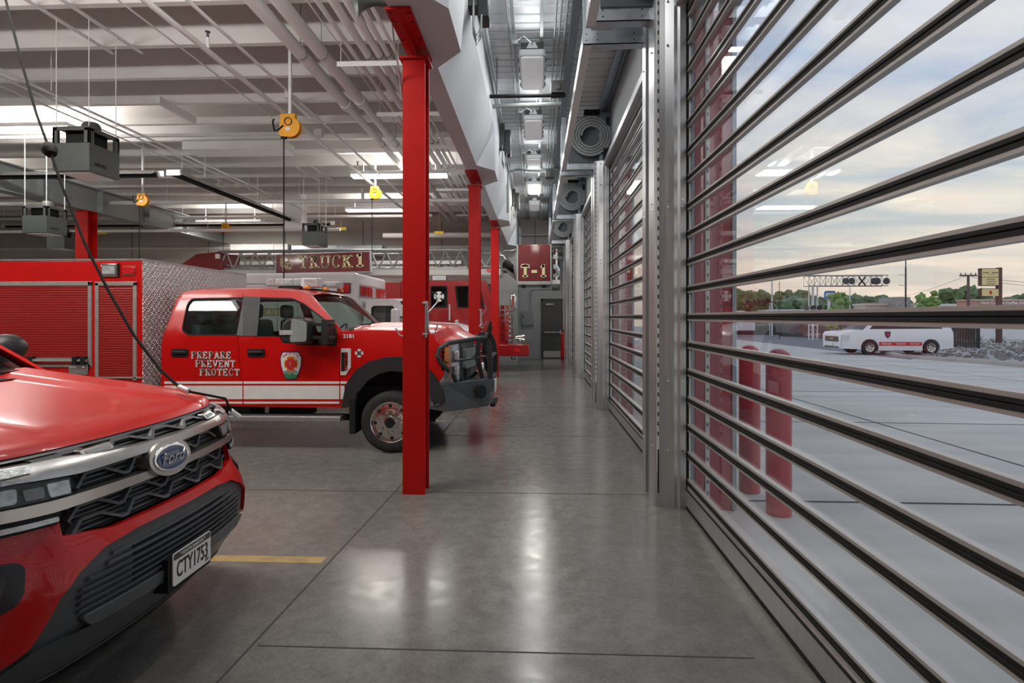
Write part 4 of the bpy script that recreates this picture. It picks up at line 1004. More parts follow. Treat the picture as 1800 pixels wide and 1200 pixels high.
q = MB(); q.panel(oval(-.014, .966, .152, .084, 32), ff(.028), (-.07, 0, 0), step=.06); q.build('badge_bezel', 'silver', S)
q = MB(); q.panel(oval(-.014, .966, .128, .064, 32), ff(.034), (-.01, 0, 0), step=.06); bd = q.build('oval_badge', 'chrome', S, bevel=.003)
q = MB(); q.panel(oval(-.014, .966, .112, .052, 32), ff(.037), (-.006, 0, 0), step=.06); q.build('badge_field', 'emblem_blue', bd)
sans_text('badge_script', 'Ford', (FF(0, .96)+.0385, SY-.105, .940), (0, 1, 0), (0, 0, 1), .056, 'chrome', bd, .003, width=.18, shear=.35)
for y0, y1 in ((-.44, -.29), (.44, .56)):
    q = MB(); q.panel(rnd([(y0, 1.068), (y1, 1.072), (y1+.01*(1 if y0 < 0 else -1), 1.098), (y0+.0, 1.092)], .008), ff(.012), (-.03, 0, 0), step=.06); o = q.build('strobe_light', 'chrome', S)
    q = MB(); q.panel(rnd([(y0+.02, 1.074), (y1-.012, 1.077), (y1-.012, 1.091), (y0+.02, 1.088)], .005), ff(.015), (-.005, 0, 0), step=.06); q.build('strobe_lens', 'panel_grey', o)
# headlamps and running lights
for s in (1, -1):
    q = MB(); q.panel([(s*.53, 1.012), (s*.72, 1.03), (s*.945, 1.03), (s*.945, .958), (s*.72, .955), (s*.54, .946)], ff(.004), (-.05, 0, 0), step=.05); hl_ = q.build('headlight', 'dark_grey', S)
    q = MB(); q.panel(rnd([(s*.545, 1.004), (s*.625, 1.008), (s*.625, .957), (s*.55, .953)], .008), ff(.012), (-.03, 0, 0), step=.03); q.build('reflector', 'lamp_clear', hl_)
    q = MB(); q.panel(rnd([(s*.635, 1.002), (s*.70, 1.006), (s*.70, .965), (s*.64, .962)], .008), ff(.010), (-.03, 0, 0), step=.03); q.build('reflector', 'panel_grey', hl_)
    q = MB(); q.panel(rnd([(s*.715, 1.018), (s*.80, 1.02), (s*.82, .968), (s*.725, .965)], .012), ff(.012), (-.03, 0, 0), step=.03); q.build('reflector', 'lamp_clear', hl_)
    q = MB(); q.panel([(s*.53, 1.015), (s*.72, 1.033), (s*.945, 1.033), (s*.945, .955), (s*.72, .952), (s*.54, .943)], ff(.020), (-.004, 0, 0), step=.06); q.build('lens_cover', 'door_glass', hl_)
    q = MB(); q.panel([(s*.60, .895), (s*.94, .915), (s*.94, .862), (s*.62, .855)], ff(.012), (-.03, 0, 0), step=.06); dl = q.build('light_housing', 'rubber', S)
    q = MB(); q.panel(rnd([(s*.615, .882), (s*.94, .896), (s*.94, .876), (s*.615, .864)], .006), ff(.018), (-.01, 0, 0), step=.06); q.build('running_light', 'lamp_clear', dl)
    q = MB(); q.panel([(s*.70, 1.088), (s*.95, 1.088), (s*.95, 1.055), (s*.66, 1.062), (s*.64, 1.085)][::1], ff(.022), (-.03, 0, 0), step=.06); q.build('upper_light', 'lamp_clear', S)
# number plate
q = MB(); q.box(-1.765, -1.696, SY-.18, SY+.16, .375, .53); q.build('plate_bracket', 'rubber', S)
PX = -1.688
q = MB(); q.prism_x(rnd([(SY-.155, .393), (SY+.15, .393), (SY+.15, .545), (SY-.155, .545)], .015), PX-.006, PX); lp = q.build('license_plate', 'letter_white', S)
q = MB(); q.prism_x(rnd([(SY-.15, .512), (SY+.145, .512), (SY+.145, .541), (SY-.15, .541)], .010), PX-.001, PX+.001); q.build('plate_band', 'dark_grey', lp)
sans_text('plate_state', 'SOUTH DAKOTA', (PX+.0012, SY-.085, .519), (0, 1, 0), (0, 0, 1), .015, 'letter_white', lp, .001, width=.17, bold=.02)
sans_text('plate_number', 'CTY1753', (PX+.0002, SY-.128, .422), (0, 1, 0), (0, 0, 1), .078, 'letter_black', lp, .0015, width=.25, bold=.015)
MB().box(PX, PX+.001, SY+.10, SY+.13, .405, .410).build('plate_sticker', 'letter_black', lp)
MB().box(PX, PX+.001, SY+.10, SY+.13, .413, .418).build('plate_sticker', 'letter_black', lp)
q = MB()
for yy in (SY-.10, SY+.09): q.cyl((PX, yy, .532), (PX+.004, yy, .532), .006, 8)
q.build('plate_screw', 'chrome', lp)
# hood: a crowned sheet from the leading edge to the cowl
XB = -3.28
def hood(u, v):
    y = -.94+1.88*v; a = abs(y)
    x0 = FF(y, 1.112); x = x0+(XB+.12*(1-(y/.94)**2)-x0)*(u**1.15)
    if u < .06: z = 1.112+(zh(x)-1.112)*math.sin(u/.06*PI/2)*1.0
    else: z = zh(x)
    z += .020*(1-(y/.94)**2)*min(1, u*6)-.10*max(0, (a-.80)/.14)**2.2
    z += .022*max(0, min(1, (a-.42)/.07))*max(0, min(1, (.86-a)/.12))*min(1, u*3)  # raised shoulders
    return (x, SY+y, z)
q = MB(); q.grid(hood, 34, 56); q.build('hood', 'red_paint', S)
# fenders / sides
def side(s):
    pts = [(FF(HW, .40)+.0, .40)]
    ob = [(-7.0, .36), (-7.05, 1.20), (-3.28, 1.225), (-2.8, 1.165), (FF(.94, 1.11)-.02, 1.05), (FF(HW, 1.0), 1.0), (FF(HW, .90), .90), (FF(HW, .40), .40)]
    arc1 = [(-2.80+.46*math.cos(a), .42+.46*math.sin(a)) for a in [math.radians(-8+16.33*i) for i in range(13)]]
    arc2 = [(-5.95+.46*math.cos(a), .42+.46*math.sin(a)) for a in [math.radians(-8+16.33*i) for i in range(13)]]
    ob = ob+arc1+arc2
    f = lambda x, z: (x, SY+s*(HW+.035*min(1, max(0, (-x-2.15))/.5)-max(0, z-1.0)*.18), z)
    return ob, f
b = MB()
for s in (1, -1):
    ob, f = side(s); b.panel(ob, f, (0, -s*.03, 0), step=.14)
def shoulder(s):
    def g(u, v):
        x = XB+(FF(.94, 1.11)-.02-XB)*u; z1 = zh(x)-.10; y0 = .935; y1 = HW+.03*min(1, max(0, (-x-2.15))/.5); a = v*PI/2
        return (x, SY+s*(y0+(y1-y0)*math.sin(a)), z1-.16*(1-math.cos(a))*1.0)
    return g
for s in (1, -1): b.grid(shoulder(s), 16, 6)
b.build('body_side', 'red_paint', S)
# greenhouse
def pill(s):
    return [(-3.18, 1.28), (-4.05, 1.84), (-4.2, 1.88), (-4.16, 1.80), (-3.42, 1.24)]
b = MB(); yin = lambda z: .93-max(0, z-1.22)*.36
top = [(-4.1, 1.86), (-4.4, 1.915), (-5.2, 1.935), (-6.3, 1.90), (-6.95, 1.80)]
strip(b, top, lambda z: SY-yin(z), lambda z: SY+yin(z), 12, .03, 0, 4)
for s in (1, -1):
    for P in ([(-3.20, 1.27), (-3.30, 1.27), (-4.12, 1.80), (-4.10, 1.87)], [(-4.10, 1.87), (-4.12, 1.80), (-6.9, 1.74), (-6.95, 1.81), (-5.2, 1.94), (-4.4, 1.92)], [(-4.62, 1.2), (-4.72, 1.2), (-4.75, 1.82), (-4.68, 1.82)], [(-7.05, 1.2), (-6.7, 1.2), (-6.8, 1.78), (-6.95, 1.8)]):
        b.panel(P, (lambda s: (lambda x, z: (x, SY+s*yin(z), z)))(s), (0, -s*.04, 0), step=.2)
strip(b, [(-6.95, 1.80), (-7.05, 1.2), (-7.08, .4)], lambda z: SY-yin(z), lambda z: SY+yin(z), 8)
b.build('roof_and_pillars', 'red_paint', S)
b = MB(); strip(b, [(-3.24, 1.265), (-3.68, 1.57), (-4.12, 1.86)], lambda z: SY-yin(z)+.03, lambda z: SY+yin(z)-.03, 14, .0, .10); b.build('windshield', 'tinted_glass', S)
b = MB()
for s in (1, -1): b.panel([(-3.36, 1.24), (-7.0, 1.22), (-6.9, 1.78), (-4.12, 1.82)], (lambda s: (lambda x, z: (x, SY+s*(yin(z)-.02), z)))(s), (0, -s*.005, 0), step=.3)
b.build('side_glass', 'tinted_glass', S)
b = MB()
def cwl(u, v): y = -.86+1.72*v; return (-3.10-.16*u+.12*(1-(y/.94)**2), SY+y, 1.285+.01*u+.012*(1-(y/.94)**2))
b.grid(cwl, 3, 14); b.build('cowl', 'rubber', S)
b = MB(); b.tube([(-3.12, SY-.3, 1.32), (-3.08, SY+.1, 1.325), (-3.2, SY+.62, 1.33)], .009, 6); b.tube([(-3.12, SY+.25, 1.32), (-3.12, SY+.5, 1.325), (-3.24, SY+.82, 1.31)], .009, 6); b.build('wiper', 'rubber', S)
for s in (1, -1):
    q = MB(); q.lathe([(0, -.13), (.06, -.12), (.095, -.06), (.10, 0), (.095, .06), (.06, .12), (0, .13)], (-3.72, SY+s*1.10, 1.43), (0, 1, 0), 20); mr = q.build('mirror', 'black_plastic', S)
    q = MB(); q.box(-3.78, -3.66, min(SY+s*.90, SY+s*1.02), max(SY+s*.90, SY+s*1.02), 1.30, 1.38); q.build('mirror_foot', 'black_plastic', mr, bevel=.01)
b = MB(); b.box(-6.9, -3.5, SY-.85, SY+.85, .35, .9); b.box(-3.5, -2.2, SY-.55, SY+.55, .35, .95); b.box(-2.35, -1.98, SY-.80, SY+.80, .40, 1.0); b.box(-4.6, -4.2, SY-.75, SY+.75, .9, 1.5); b.build('underbody', 'rubber', S)
for x in (-2.80, -5.95):
    for s in (1, -1):
        q = MB(); q.lathe([(.26, .0), (.38, .01), (.415, .05), (.415, .22), (.38, .26), (.1, .26)], (x, SY+s*.985, .417), (0, -s, 0), 36); w = q.build('wheel', 'tyre', S)
        q = MB(); q.lathe([(0, .02), (.07, .02), (.10, .05), (.24, .04), (.27, .0), (.28, .04)], (x, SY+s*.985, .417), (0, -s, 0), 36); q.build('rim', 'silver', w)
# ================================================================== AMBULANCE
AY0, AY1 = 11.8, 14.1
AX = onY(628, 480, AY0)[0]-.0; AT = 2.58
A_ = thing('ambulance', 'white ambulance with red box lights parked behind the utility truck', 'ambulance', (-5.5, 12.95, 0))
q = MB(); q.prism_z(rnd([(AX, AY0), (AX, AY1), (AX-5.4, AY1), (AX-5.4, AY0)], .10, 6), .55, AT); q.build('module_body', 'white_gloss', A_, bevel=.05)
q = MB()
for px in (455, 487.5, 523): x = onY(px, 550, AY0)[0]; q.box(x-.006, x+.006, AY0-.003, AY0, .7, 2.25)
q.box(AX-5.3, AX-.1, AY0-.004, AY0, 2.34, 2.36); q.build('door_seam', 'panel_grey', A_)
def red_light(par, x, y, z, w, h, nx):
    b = MB()
    if nx: b.prism_x(rnd([(y-w/2, z-h/2), (y+w/2, z-h/2), (y+w/2, z+h/2), (y-w/2, z+h/2)], .02), x, x+.03)
    else: b.prism_y(rnd([(x-w/2, z-h/2), (x+w/2, z-h/2), (x+w/2, z+h/2), (x-w/2, z+h/2)], .04), y-.03, y)
    return b
(xa, za), (xb, zb) = onY(593, 497, AY0), onY(617, 516, AY0)
q = MB(); q.prism_y(rnd([(xa, zb), (xb, zb), (xb, za), (xa, za)], .04), AY0-.015, AY0); o = q.build('lamp_bezel', 'dark_grey', A_)
red_light(A_, (xa+xb)/2, AY0-.015, (za+zb)/2, xb-xa-.05, za-zb-.05, False).build('side_lamp', 'lamp_red', o)
lx = AX+.001
q = MB(); q.prism_x(rnd([(AY0+.12, 2.07), (AY1-.12, 2.07), (AY1-.12, 2.34), (AY0+.12, 2.34)], .03), lx-.01, lx+.015); o = q.build('lamp_rail', 'aluminium', A_)
for i in range(7):
    y = AY0+.28+i*.29
    q = MB(); q.prism_x([(y-.11, 2.10), (y+.11, 2.10), (y+.11, 2.31), (y-.11, 2.31)], lx+.015, lx+.04); q.build('front_lamp', 'lamp_red' if i != 3 else 'lamp_clear', o, bevel=.01)
x_, z_ = onY(498, 552, AY0)
tw = 15*.132
serif_text('lettering', 'FIRE DEPARTMENT', (x_-tw+.02, AY0-.006, z_-.03), (1, 0, 0), (0, 0, 1), .15, .132, 'letter_gold', A_, .2, .004)
serif_text('lettering', 'RAPID CITY'.replace('Y', 'T'), (x_-tw-2.0, AY0-.006, z_-.03), (1, 0, 0), (0, 0, 1), .15, .132, 'letter_gold', A_, .2, .004) if False else None
# cab
CY0, CY1 = 12.0, 13.9
cabp = [onY(*p, CY0) for p in ((641, 612), (640, 531), (646, 525.5), (690, 525), (699, 529), (724, 569), (790, 573), (822, 582), (831, 590), (832, 606), (826, 640))]+[(-2.0, .45), (-2.1, .7), (-2.35, .88), (-2.6, .7), (-2.7, .45)]+[(AX-.05, .45)]
cabp = [cabp[0]]+cabp[1:]
cabp = [(p[0] if p[0] > AX-.05 else AX-.05, p[1]) for p in cabp[1:]]
win = [onY(*p, CY0) for p in ((653, 572), (651, 541), (655, 537), (688, 537), (703, 562), (704, 572))]
q = MB(); q.panel(cabp, lambda x, z: (x, CY0+max(0, z-1.4)*.25, z), (0, .04, 0), [win], .25); q.panel(cabp, lambda x, z: (x, CY1-max(0, z-1.4)*.25, z), (0, -.04, 0), [win], .25)
ca = lambda z: CY0+max(0, z-1.4)*.25
cb = lambda z: CY1-max(0, z-1.4)*.25
rl = [onY(*p, CY0) for p in ((640, 531), (646, 525.5), (690, 525), (699, 529))]; hl2 = [onY(*p, CY0) for p in ((724, 569), (790, 573), (822, 582), (831, 590), (832, 606), (826, 640))]
strip(q, rl, ca, cb); strip(q, hl2, ca, cb, 12, .05, .10); q.build('cab_body', 'white_gloss', A_)
q = MB(); strip(q, [onY(699, 529, CY0), onY(724, 569, CY0)], lambda z: ca(z)+.05, lambda z: cb(z)-.05, 10, 0, .1); q.build('windshield', 'tinted_glass', A_)
q = MB(); q.panel(win, lambda x, z: (x, ca(z)+.02, z), (0, .005, 0), step=.4); q.build('side_window', 'tinted_glass', A_)
q = MB(); q.panel([(p[0]*1.004-.0, p[1]) for p in win], lambda x, z: (x, ca(z)-.004, z), (0, .01, 0), [[((p[0]-sum(w[0] for w in win)/6)*.93+sum(w[0] for w in win)/6, (p[1]-sum(w[1] for w in win)/6)*.9+sum(w[1] for w in win)/6) for p in win]], step=.4); q.build('window_seal', 'rubber', A_)
xg_ = hl2[-2][0]+.10; q = MB(); q.box(xg_-.03, xg_+.03, CY0+.3, CY1-.3, .75, 1.15); q.build('grille', 'chrome', A_, bevel=.02)
q = MB(); q.box(xg_-.15, xg_+.12, CY0-.02, CY1+.02, .45, .68); q.build('front_bumper', 'chrome', A_, bevel=.03)
q = MB(); x, z = onY(697, 556, CY0-.25); q.box(x-.10, x+.06, CY0-.36, CY0-.16, z-.16, z+.16); q.build('mirror', 'white_gloss', A_, bevel=.04)
q = MB(); q.box(x-.02, x+.12, CY0-.2, CY0, z-.03, z+.0); q.build('mirror_arm', 'rubber', A_)
for cx in (-2.35, -7.3):
    for yy, s in ((CY0+.0, 1), (CY1, -1)):
        q = MB(); q.lathe([(.22, 0), (.37, .01), (.39, .05), (.39, .24), (.3, .26), (0, .26)], (cx, yy, .392), (0, s, 0), 28); w = q.build('wheel', 'tyre', A_)
        MB().lathe([(0, .02), (.08, .0), (.2, .03), (.23, 0), (.235, .03)], (cx, yy, .392), (0, s, 0), 28).build('rim', 'polished_alu', w)
q = MB(); q.box(-8.5, -1.6, 12.5, 13.4, .4, .6); q.build('chassis', 'rubber', A_)

# ================================================================== LADDER TRUCK
LY0, LY1 = 17.0, 19.5
def L(px, py, Y=LY0): return onY(px, py, Y)
K = thing('ladder_truck', 'dark red ladder truck with silver aerial ladder, cab facing the doors', 'fire truck', (-6, 18.2, 0))
XC = L(862, 530)[0]; XF = L(893, 560)[0]; RT = L(750, 493)[1]
cp = [L(705, 493), L(852, 493), L(858, 500), L(868, 540), (XF, 1.25), (XF, .62), (XF-.55, .62), (XF-.65, .95), (XF-.95, 1.15), (XF-1.35, .95), (XF-1.5, .6), (L(705, 493)[0], .6)]
w1 = rnd([L(757.5, 540), L(757.5, 503), L(785.5, 503), L(785.5, 540)], .06); w2 = rnd([L(805, 540), L(801, 503), L(843, 503), L(850, 541)], .06)
q = MB(); q.panel(cp, lambda x, z: (x, LY0, z), (0, .05, 0), [w1, w2], .4); q.panel(cp, lambda x, z: (x, LY1, z), (0, -.05, 0), [w1, w2], .4)
strip(q, [L(705, 493), L(852, 493), L(858, 500)], lambda z: LY0, lambda z: LY1, 8, .05, 0, 6); strip(q, [L(868, 540), (XF, 1.25), (XF, .62)], lambda z: LY0, lambda z: LY1, 8, .0, .1)
q.build('cab_body', 'truck_red', K)
q = MB(); strip(q, [L(858, 500), L(868, 540)], lambda z: LY0+.1, lambda z: LY1-.1, 8, 0, .1); q.build('windshield', 'tinted_glass', K)
for wp in (w1, w2):
    q = MB(); q.panel(wp, lambda x, z: (x, LY0+.02, z), (0, .01, 0), step=.5); q.build('side_window', 'tinted_glass', K)
    cx = sum(p[0] for p in wp)/len(wp); cz = sum(p[1] for p in wp)/len(wp)
    q = MB(); q.panel([((p[0]-cx)*1.07+cx, (p[1]-cz)*1.05+cz) for p in wp], lambda x, z: (x, LY0-.01, z), (0, .01, 0), [[((p[0]-cx)*.93+cx, (p[1]-cz)*.95+cz) for p in wp]], .4); q.build('window_seal', 'rubber', K)
cx, cz = L(771.5, 521); q = MB()
for a in range(4):
    t0 = PI/2*a; q.prism_y([(cx+.04*math.cos(t0), cz+.04*math.sin(t0))]+[(cx+.155*math.cos(t0+d), cz+.155*math.sin(t0+d)) for d in (-.62, -.3, 0, .3, .62)], LY0+.008, LY0+.014)
q.prism_y(oval(cx, cz, .075, .075, 16), LY0+.002, LY0+.008); q.build('cross_decal', 'letter_white', K)
q = MB(); x, z = L(790.5, 549); q.cyl((x, LY0-.05, z-.24), (x, LY0-.05, z+.24), .035, 8); x, z = L(846, 560); q.cyl((x, LY0-.05, z-.2), (x, LY0-.05, z+.2), .02, 8); q.build('grab_handle', 'chrome', K)
q = MB(); x, z = L(803, 568); q.box(x-.06, x+.06, LY0-.06, LY0, z-.10, z+.10); q.build('door_lamp', 'chrome', K, bevel=.02)
q = MB(); x0, z = L(750, 575.5); x1, _ = L(850, 575.5); q.box(x0-1.5, x1, LY0-.03, LY0, z-.02, z+.02); q.build('side_trim', 'silver', K)
(xa, za), (xb, zb) = L(760, 484.5), L(784, 491.5)
q = MB(); q.box(xa, xb, LY0-.0, LY0+.2, zb-.02, za); o = q.build('roof_lamp', 'aluminium', K, bevel=.01); MB().box(xa+.06, xb-.06, LY0-.01, LY0, zb+.03, za-.03).build('lens', 'lit_lens' if 0 else 'lamp_clear', o)
# body
x1 = L(704, 493)[0]; q = MB(); q.box(-11.6, x1, LY0, LY1, .55, RT-.05); q.build('truck_body', 'truck_red', K, bevel=.01)
q = MB()
for k in range(7): x = -11.3+k*.98; q.box(x, x+.85, LY0-.012, LY0-.0, .9, 2.3)
q.build('roller_shutter', 'aluminium', K)
(x0, z0), (x2, z2) = L(705, 475), L(860, 483)
for xx in (-1.95, -6.9, -8.6):
    for yy, s in ((LY0+.02, 1), (LY1-.02, -1)):
        q = MB(); q.lathe([(.29, 0), (.5, .01), (.53, .06), (.53, .28), (.3, .3), (0, .3)], (xx, yy, .532), (0, s, 0), 28); w = q.build('wheel', 'tyre', K)
        MB().lathe([(0, .02), (.1, .0), (.26, .04), (.30, 0), (.305, .03)], (xx, yy, .532), (0, s, 0), 28).build('rim', 'polished_alu', w)
q = MB(); q.box(-11, -1.2, 17.8, 18.7, .45, .62); q.build('chassis', 'rubber', K)
# bumper extension
(xa, za), (xb, zb) = L(868, 605), L(930, 626)
q = MB(); q.box(XF-.35, xb, LY0-.02, LY1+.02, zb, za); bp_ = q.build('front_bumper', 'truck_red', K, bevel=.03)
q = MB(); q.box(XF+.01, xb, LY0, LY1, za, za+.025); q.build('bumper_deck', 'polished_alu', bp_)
xx, zz = L(909, 615); q = MB(); q.prism_y(rnd([(xx-.08, zz-.05), (xx+.08, zz-.05), (xx+.08, zz+.05), (xx-.08, zz+.05)], .03), LY0-.035, LY0-.02); q.build('bumper_lamp', 'lamp_red', bp_)
q = MB(); q.tube([(XF+.1, LY0+.05, zb-.02), (XF+.12, LY0+.05, zb-.10), (XF+.20, LY0+.05, zb-.11), (XF+.22, LY0+.05, zb-.04)], .02, 6); q.build('tow_hook', 'rubber', bp_)
q = MB(); q.lathe([(0, -.22), (.05, -.20), (.09, -.08), (.10, .05), (.13, .10), (.14, .16), (.10, .17), (0, .12)], (xb-.30, LY0+.35, za+.20), (1, 0, 0), 20); q.cyl((xb-.3, LY0+.35, za), (xb-.3, LY0+.35, za+.12), .03, 8); q.build('siren', 'chrome', K)
# chrome front: grille, lamps, tread strips
q = MB(); q.box(XF-.02, XF+.06, LY0+.4, LY1-.4, .95, 1.75); q.build('grille', 'chrome', K)
q = MB(); random.seed(9)
for r_ in range(7):
    for c_ in range(2):
        z = .95+r_*.155; q.box(XF-.22+c_*.14, XF-.11+c_*.14, LY0-.03-.02*((r_+c_) % 2), LY0, z, z+.12)
q.build('chevron_plate', 'chrome', K)
q = MB()
for r_ in range(8): z = .92+r_*.14; q.box(XF-.02, XF+.09, LY0+.02, LY0+.12, z, z+.07)
q.build('lamp_stack', 'lamp_clear', K)
q = MB(); q.tube([(XF-.05, LY0-.02, L(880, 553)[1]), (XF+.05, LY0-.15, L(890, 550)[1]), (XF+.17, LY0-.25, L(900, 545)[1]), (XF+.24, LY0-.3, L(905, 541)[1]), (XF+.26, LY0-.3, L(905, 520)[1])], .03, 8); ma = q.build('mirror_arm', 'chrome', K)
(xa, za), (xb2, zb2) = L(897, 518), L(907, 543)
q = MB(); q.box(xa+.02, xb2+.02, LY0-.5, LY0-.2, zb2, za); q.build('mirror', 'chrome', ma, bevel=.05)
# aerial ladder
def sl(px): return (px-385)*-.012   # the ladder rises slightly towards the front
def LP(px, py, Y): x, z = onY(px, py, Y); return (x, Y, z)
def truss(px0, px1, pyt, pyb, Y, n, rt, rb, name, m='ladder_alu'):
    b = MB(); T0 = LP(px0, pyt+1.5, Y); T1 = LP(px1, pyt-1.5, Y); B0 = LP(px0, pyb+1.0, Y); B1 = LP(px1, pyb-1.0, Y)
    b.cyl(T0, T1, rt, 8); b.cyl(B0, B1, rb, 8)
    for i in range(n):
        a = Vector(B0).lerp(Vector(B1), i/n); c = Vector(T0).lerp(Vector(T1), (i+.5)/n); d = Vector(B0).lerp(Vector(B1), (i+1)/n); b.cyl(a, c, .022, 6); b.cyl(c, d, .022, 6)
    return b
yl = 17.25
for Y, nm in ((yl, 1), (yl+1.0, 2)):
    b = truss(385, 822, 441, 473, Y, 17, .055, .05, ''); b.build('ladder_truss', 'ladder_alu', K)
for Y in (yl+.15, yl+.85): b = truss(560, 880, 447, 470, Y, 12, .04, .04, ''); b.build('ladder_fly', 'ladder_alu', K)
b = MB(); 
for i in range(40): p = LP(400+i*12, 466-i*.1, yl+.05); b.cyl(p, (p[0]*(1.0), yl+.95, p[2]), .018, 6)
b.build('ladder_rungs', 'ladder_alu', K)
b = MB(); (xa, za), (xb_, zb_) = onY(385, 474.5, yl-.1), onY(880, 483, yl-.1); b.box(xa, xb_, yl-.12, yl+.0, zb_, za); b.box(xa, xb_, yl+1.0, yl+1.12, zb_, za); b.build('base_beam', 'off_white', K)
b = MB(); (xa, za), (xb_, zb_) = onY(420, 459, yl-.02), onY(810, 463.5, yl-.02); b.box(xa, xb_, yl+.02, yl+.06, zb_, za); b.build('mid_rail', 'lamp_white', K)
q = MB(); P = [LP(*p, yl-.1) for p in ((318, 464), (345, 446), (386, 442), (392, 476), (330, 478))]; q.prism_y([(p[0], p[2]) for p in P], yl-.1, yl+1.1); q.build('turntable_cover', 'dark_red', K, bevel=.02)
q = MB(); x, _, z = LP(386, 451, yl); q.box(x-.07, x+.07, yl-.12, yl-.10, z-.07, z+.07); q.build('inspection_plate', 'letter_white', K)
# lettered board on the ladder side
SYY = 16.95; P = [onY(*p, SYY) for p in ((485, 479.5), (650, 476.5), (649, 442.5), (485, 447.5))]
q = MB(); q.prism_y(P, SYY, SYY+.03); sg = q.build('name_board', 'dark_red', K)
Q = [onY(*p, SYY) for p in ((483.5, 481), (654, 478), (654, 440.5), (483.5, 446))]; q = MB(); q.prism_y(Q, SYY+.03, SYY+.05); q.build('board_frame', 'aluminium', sg)
ra = Vector((P[1][0]-P[0][0], 0, P[1][1]-P[0][1])).normalized()
x, z = onY(525.5, 471.3, SYY); x2, z2 = onY(618, 469.5, SYY); x3, _ = onY(642.5, 469, SYY)
adv = (x2-x)/4.78
for dx, dz, dy, m_, nm in ((.012, -.012, .002, 'letter_black', 'letter_shadow'), (0, 0, .008, 'letter_cream', 'lettering')):
    serif_text(nm, 'TRUCK', (x+dx, SYY-dy, z+dz), ra, (0, 0, 1), .36, adv, m_, sg, .16, .006, .34)
    serif_text(nm, '1', (onY(624, 470, SYY)[0]+dx, SYY-dy, onY(624, 468.5, SYY)[1]+dz), ra, (0, 0, 1), .39, .40, m_, sg, .24, .006, .5)
x, z = onY(493, 473, SYY)
q = MB(); R_ = Vector((1, 0, 0)); U_ = Vector((0, 0, 1)); o_ = Vector((x, SYY-.008, z))
q.stroke([(.10, -.06), (.10, .36)], .05, o_, R_, U_, .006); q.stroke([(.10, .35)]+arc(.14, .27, .12, .08, 90, -90)+[(.10, .19)], .025, o_, R_, U_, .006); q.stroke([(.02, .33), (.02, .10), (.10, .05)], .025, o_, R_, U_, .006)
q.stroke(arc(.22, .13, .09, .12, 40, 330), .025, o_, R_, U_, .006); q.stroke(arc(.29, .12, .07, .10, 0, 360), .02, o_, R_, U_, .006); q.stroke([(.10, .16), (.28, -.0), (.34, .0)], .02, o_, R_, U_, .006)
q.build('monogram', 'letter_cream', sg, flat=True)
# bucket
BYN, BYF = 17.2, 18.9
(xa, zt), (xb, zb) = onY(911, 430, BYN), onY(967, 494, BYN)
q = MB(); q.box(xa, xb, BYN, BYF, zb, zt); bk = q.build('bucket', 'dark_red', K, bevel=.03)
q = MB(); q.box(xa-.02, xb+.02, BYN-.02, BYF+.02, zb-.10, zb); q.box(xa-.05, xa, BYN-.02, BYN+.05, zb, zt); q.box(xb, xb+.04, BYN-.02, BYN+.05, zb, zt); q.build('bucket_frame', 'ladder_alu', bk)
q = MB(); q.box(xa+.06, xa+.66, BYN-.012, BYN, zb+.42, zt-.05); q.build('bucket_gate', 'dark_red', bk, bevel=.01)
q = MB(); q.box(xa+.10, xa+.22, BYN, BYN+.2, zb-.2, zb-.1); q.box(xb-.25, xb-.12, BYN, BYN+.2, zb-.2, zb-.1); q.build('bucket_foot', 'rubber', bk)
for dx, dz, dy, m_, nm in ((.015, -.015, .014, 'letter_black', 'letter_shadow'), (0, 0, .018, 'letter_cream', 'lettering')):
    serif_text(nm, 'T-1', (xa+.10+dx, BYN-dy, zb+.13+dz), (1, 0, 0), (0, 0, 1), .36, .275, m_, bk, .24, .004, .42)
q = MB(); q.box(xb+.02, xb+.30, BYN+.1, BYF-.1, zb-.08, zb+.05); q.build('bucket_step', 'lamp_white', bk)
for i, z in enumerate((zt-.42, zt-.72)): q = MB(); q.box(xb+.10, xb+.24, BYN+.2, BYN+.4, z, z+.14); o = q.build('bucket_lamp', 'lamp_clear', bk, bevel=.01)
q = MB(); q.cyl((xb+.18, BYN+.4, zb+.05), (xb+.18, BYN+.4, zt-.1), .05, 8); q.lathe([(0, -.1), (.09, -.08), (.12, 0), (.09, .1), (.06, .14), (0, .14)], (xb+.20, BYN+.35, zb+.35), (0, 0, 1), 14); q.cyl((xb+.1, BYN+.35, zb+.2), (xb+.32, BYN+.35, zb+.22), .07, 12); q.build('water_monitor', 'chrome', bk)
q = MB(); q.tube([LP(880, 446, yl), LP(890, 440, yl), LP(900, 441, yl), (xa, BYN+.1, zt-.1)], .03, 6); q.tube([LP(860, 474, yl), LP(890, 474, yl), (xa-.02, BYN+.2, zb+.05)], .05, 6); q.tube([LP(866, 445, yl+.8), LP(884, 450, yl+.8), (xa-.02, BYN+.9, zb+.1)], .04, 6); q.tube([LP(895, 452, yl), LP(903, 470, yl), (xa-.02, BYN+.1, zb+.05)], .03, 6)
q.build('tip_linkage', 'ladder_alu', K)
q = MB(); q.box(LP(882, 470, yl)[0], LP(902, 470, yl)[0], yl+.2, yl+.8, LP(1, 479, yl)[2], LP(1, 466, yl)[2]); q.cyl(LP(886, 460, yl-.05), LP(900, 470, yl-.05), .10, 10); q.build('tip_hydraulics', 'rubber', K, bevel=.02)
q = MB(); xx, _, zz = LP(860, 476, yl); q.prism_y(oval(xx, zz, .07, .05, 14), yl-.14, yl-.12); q.build('side_marker', 'lamp_red', K)
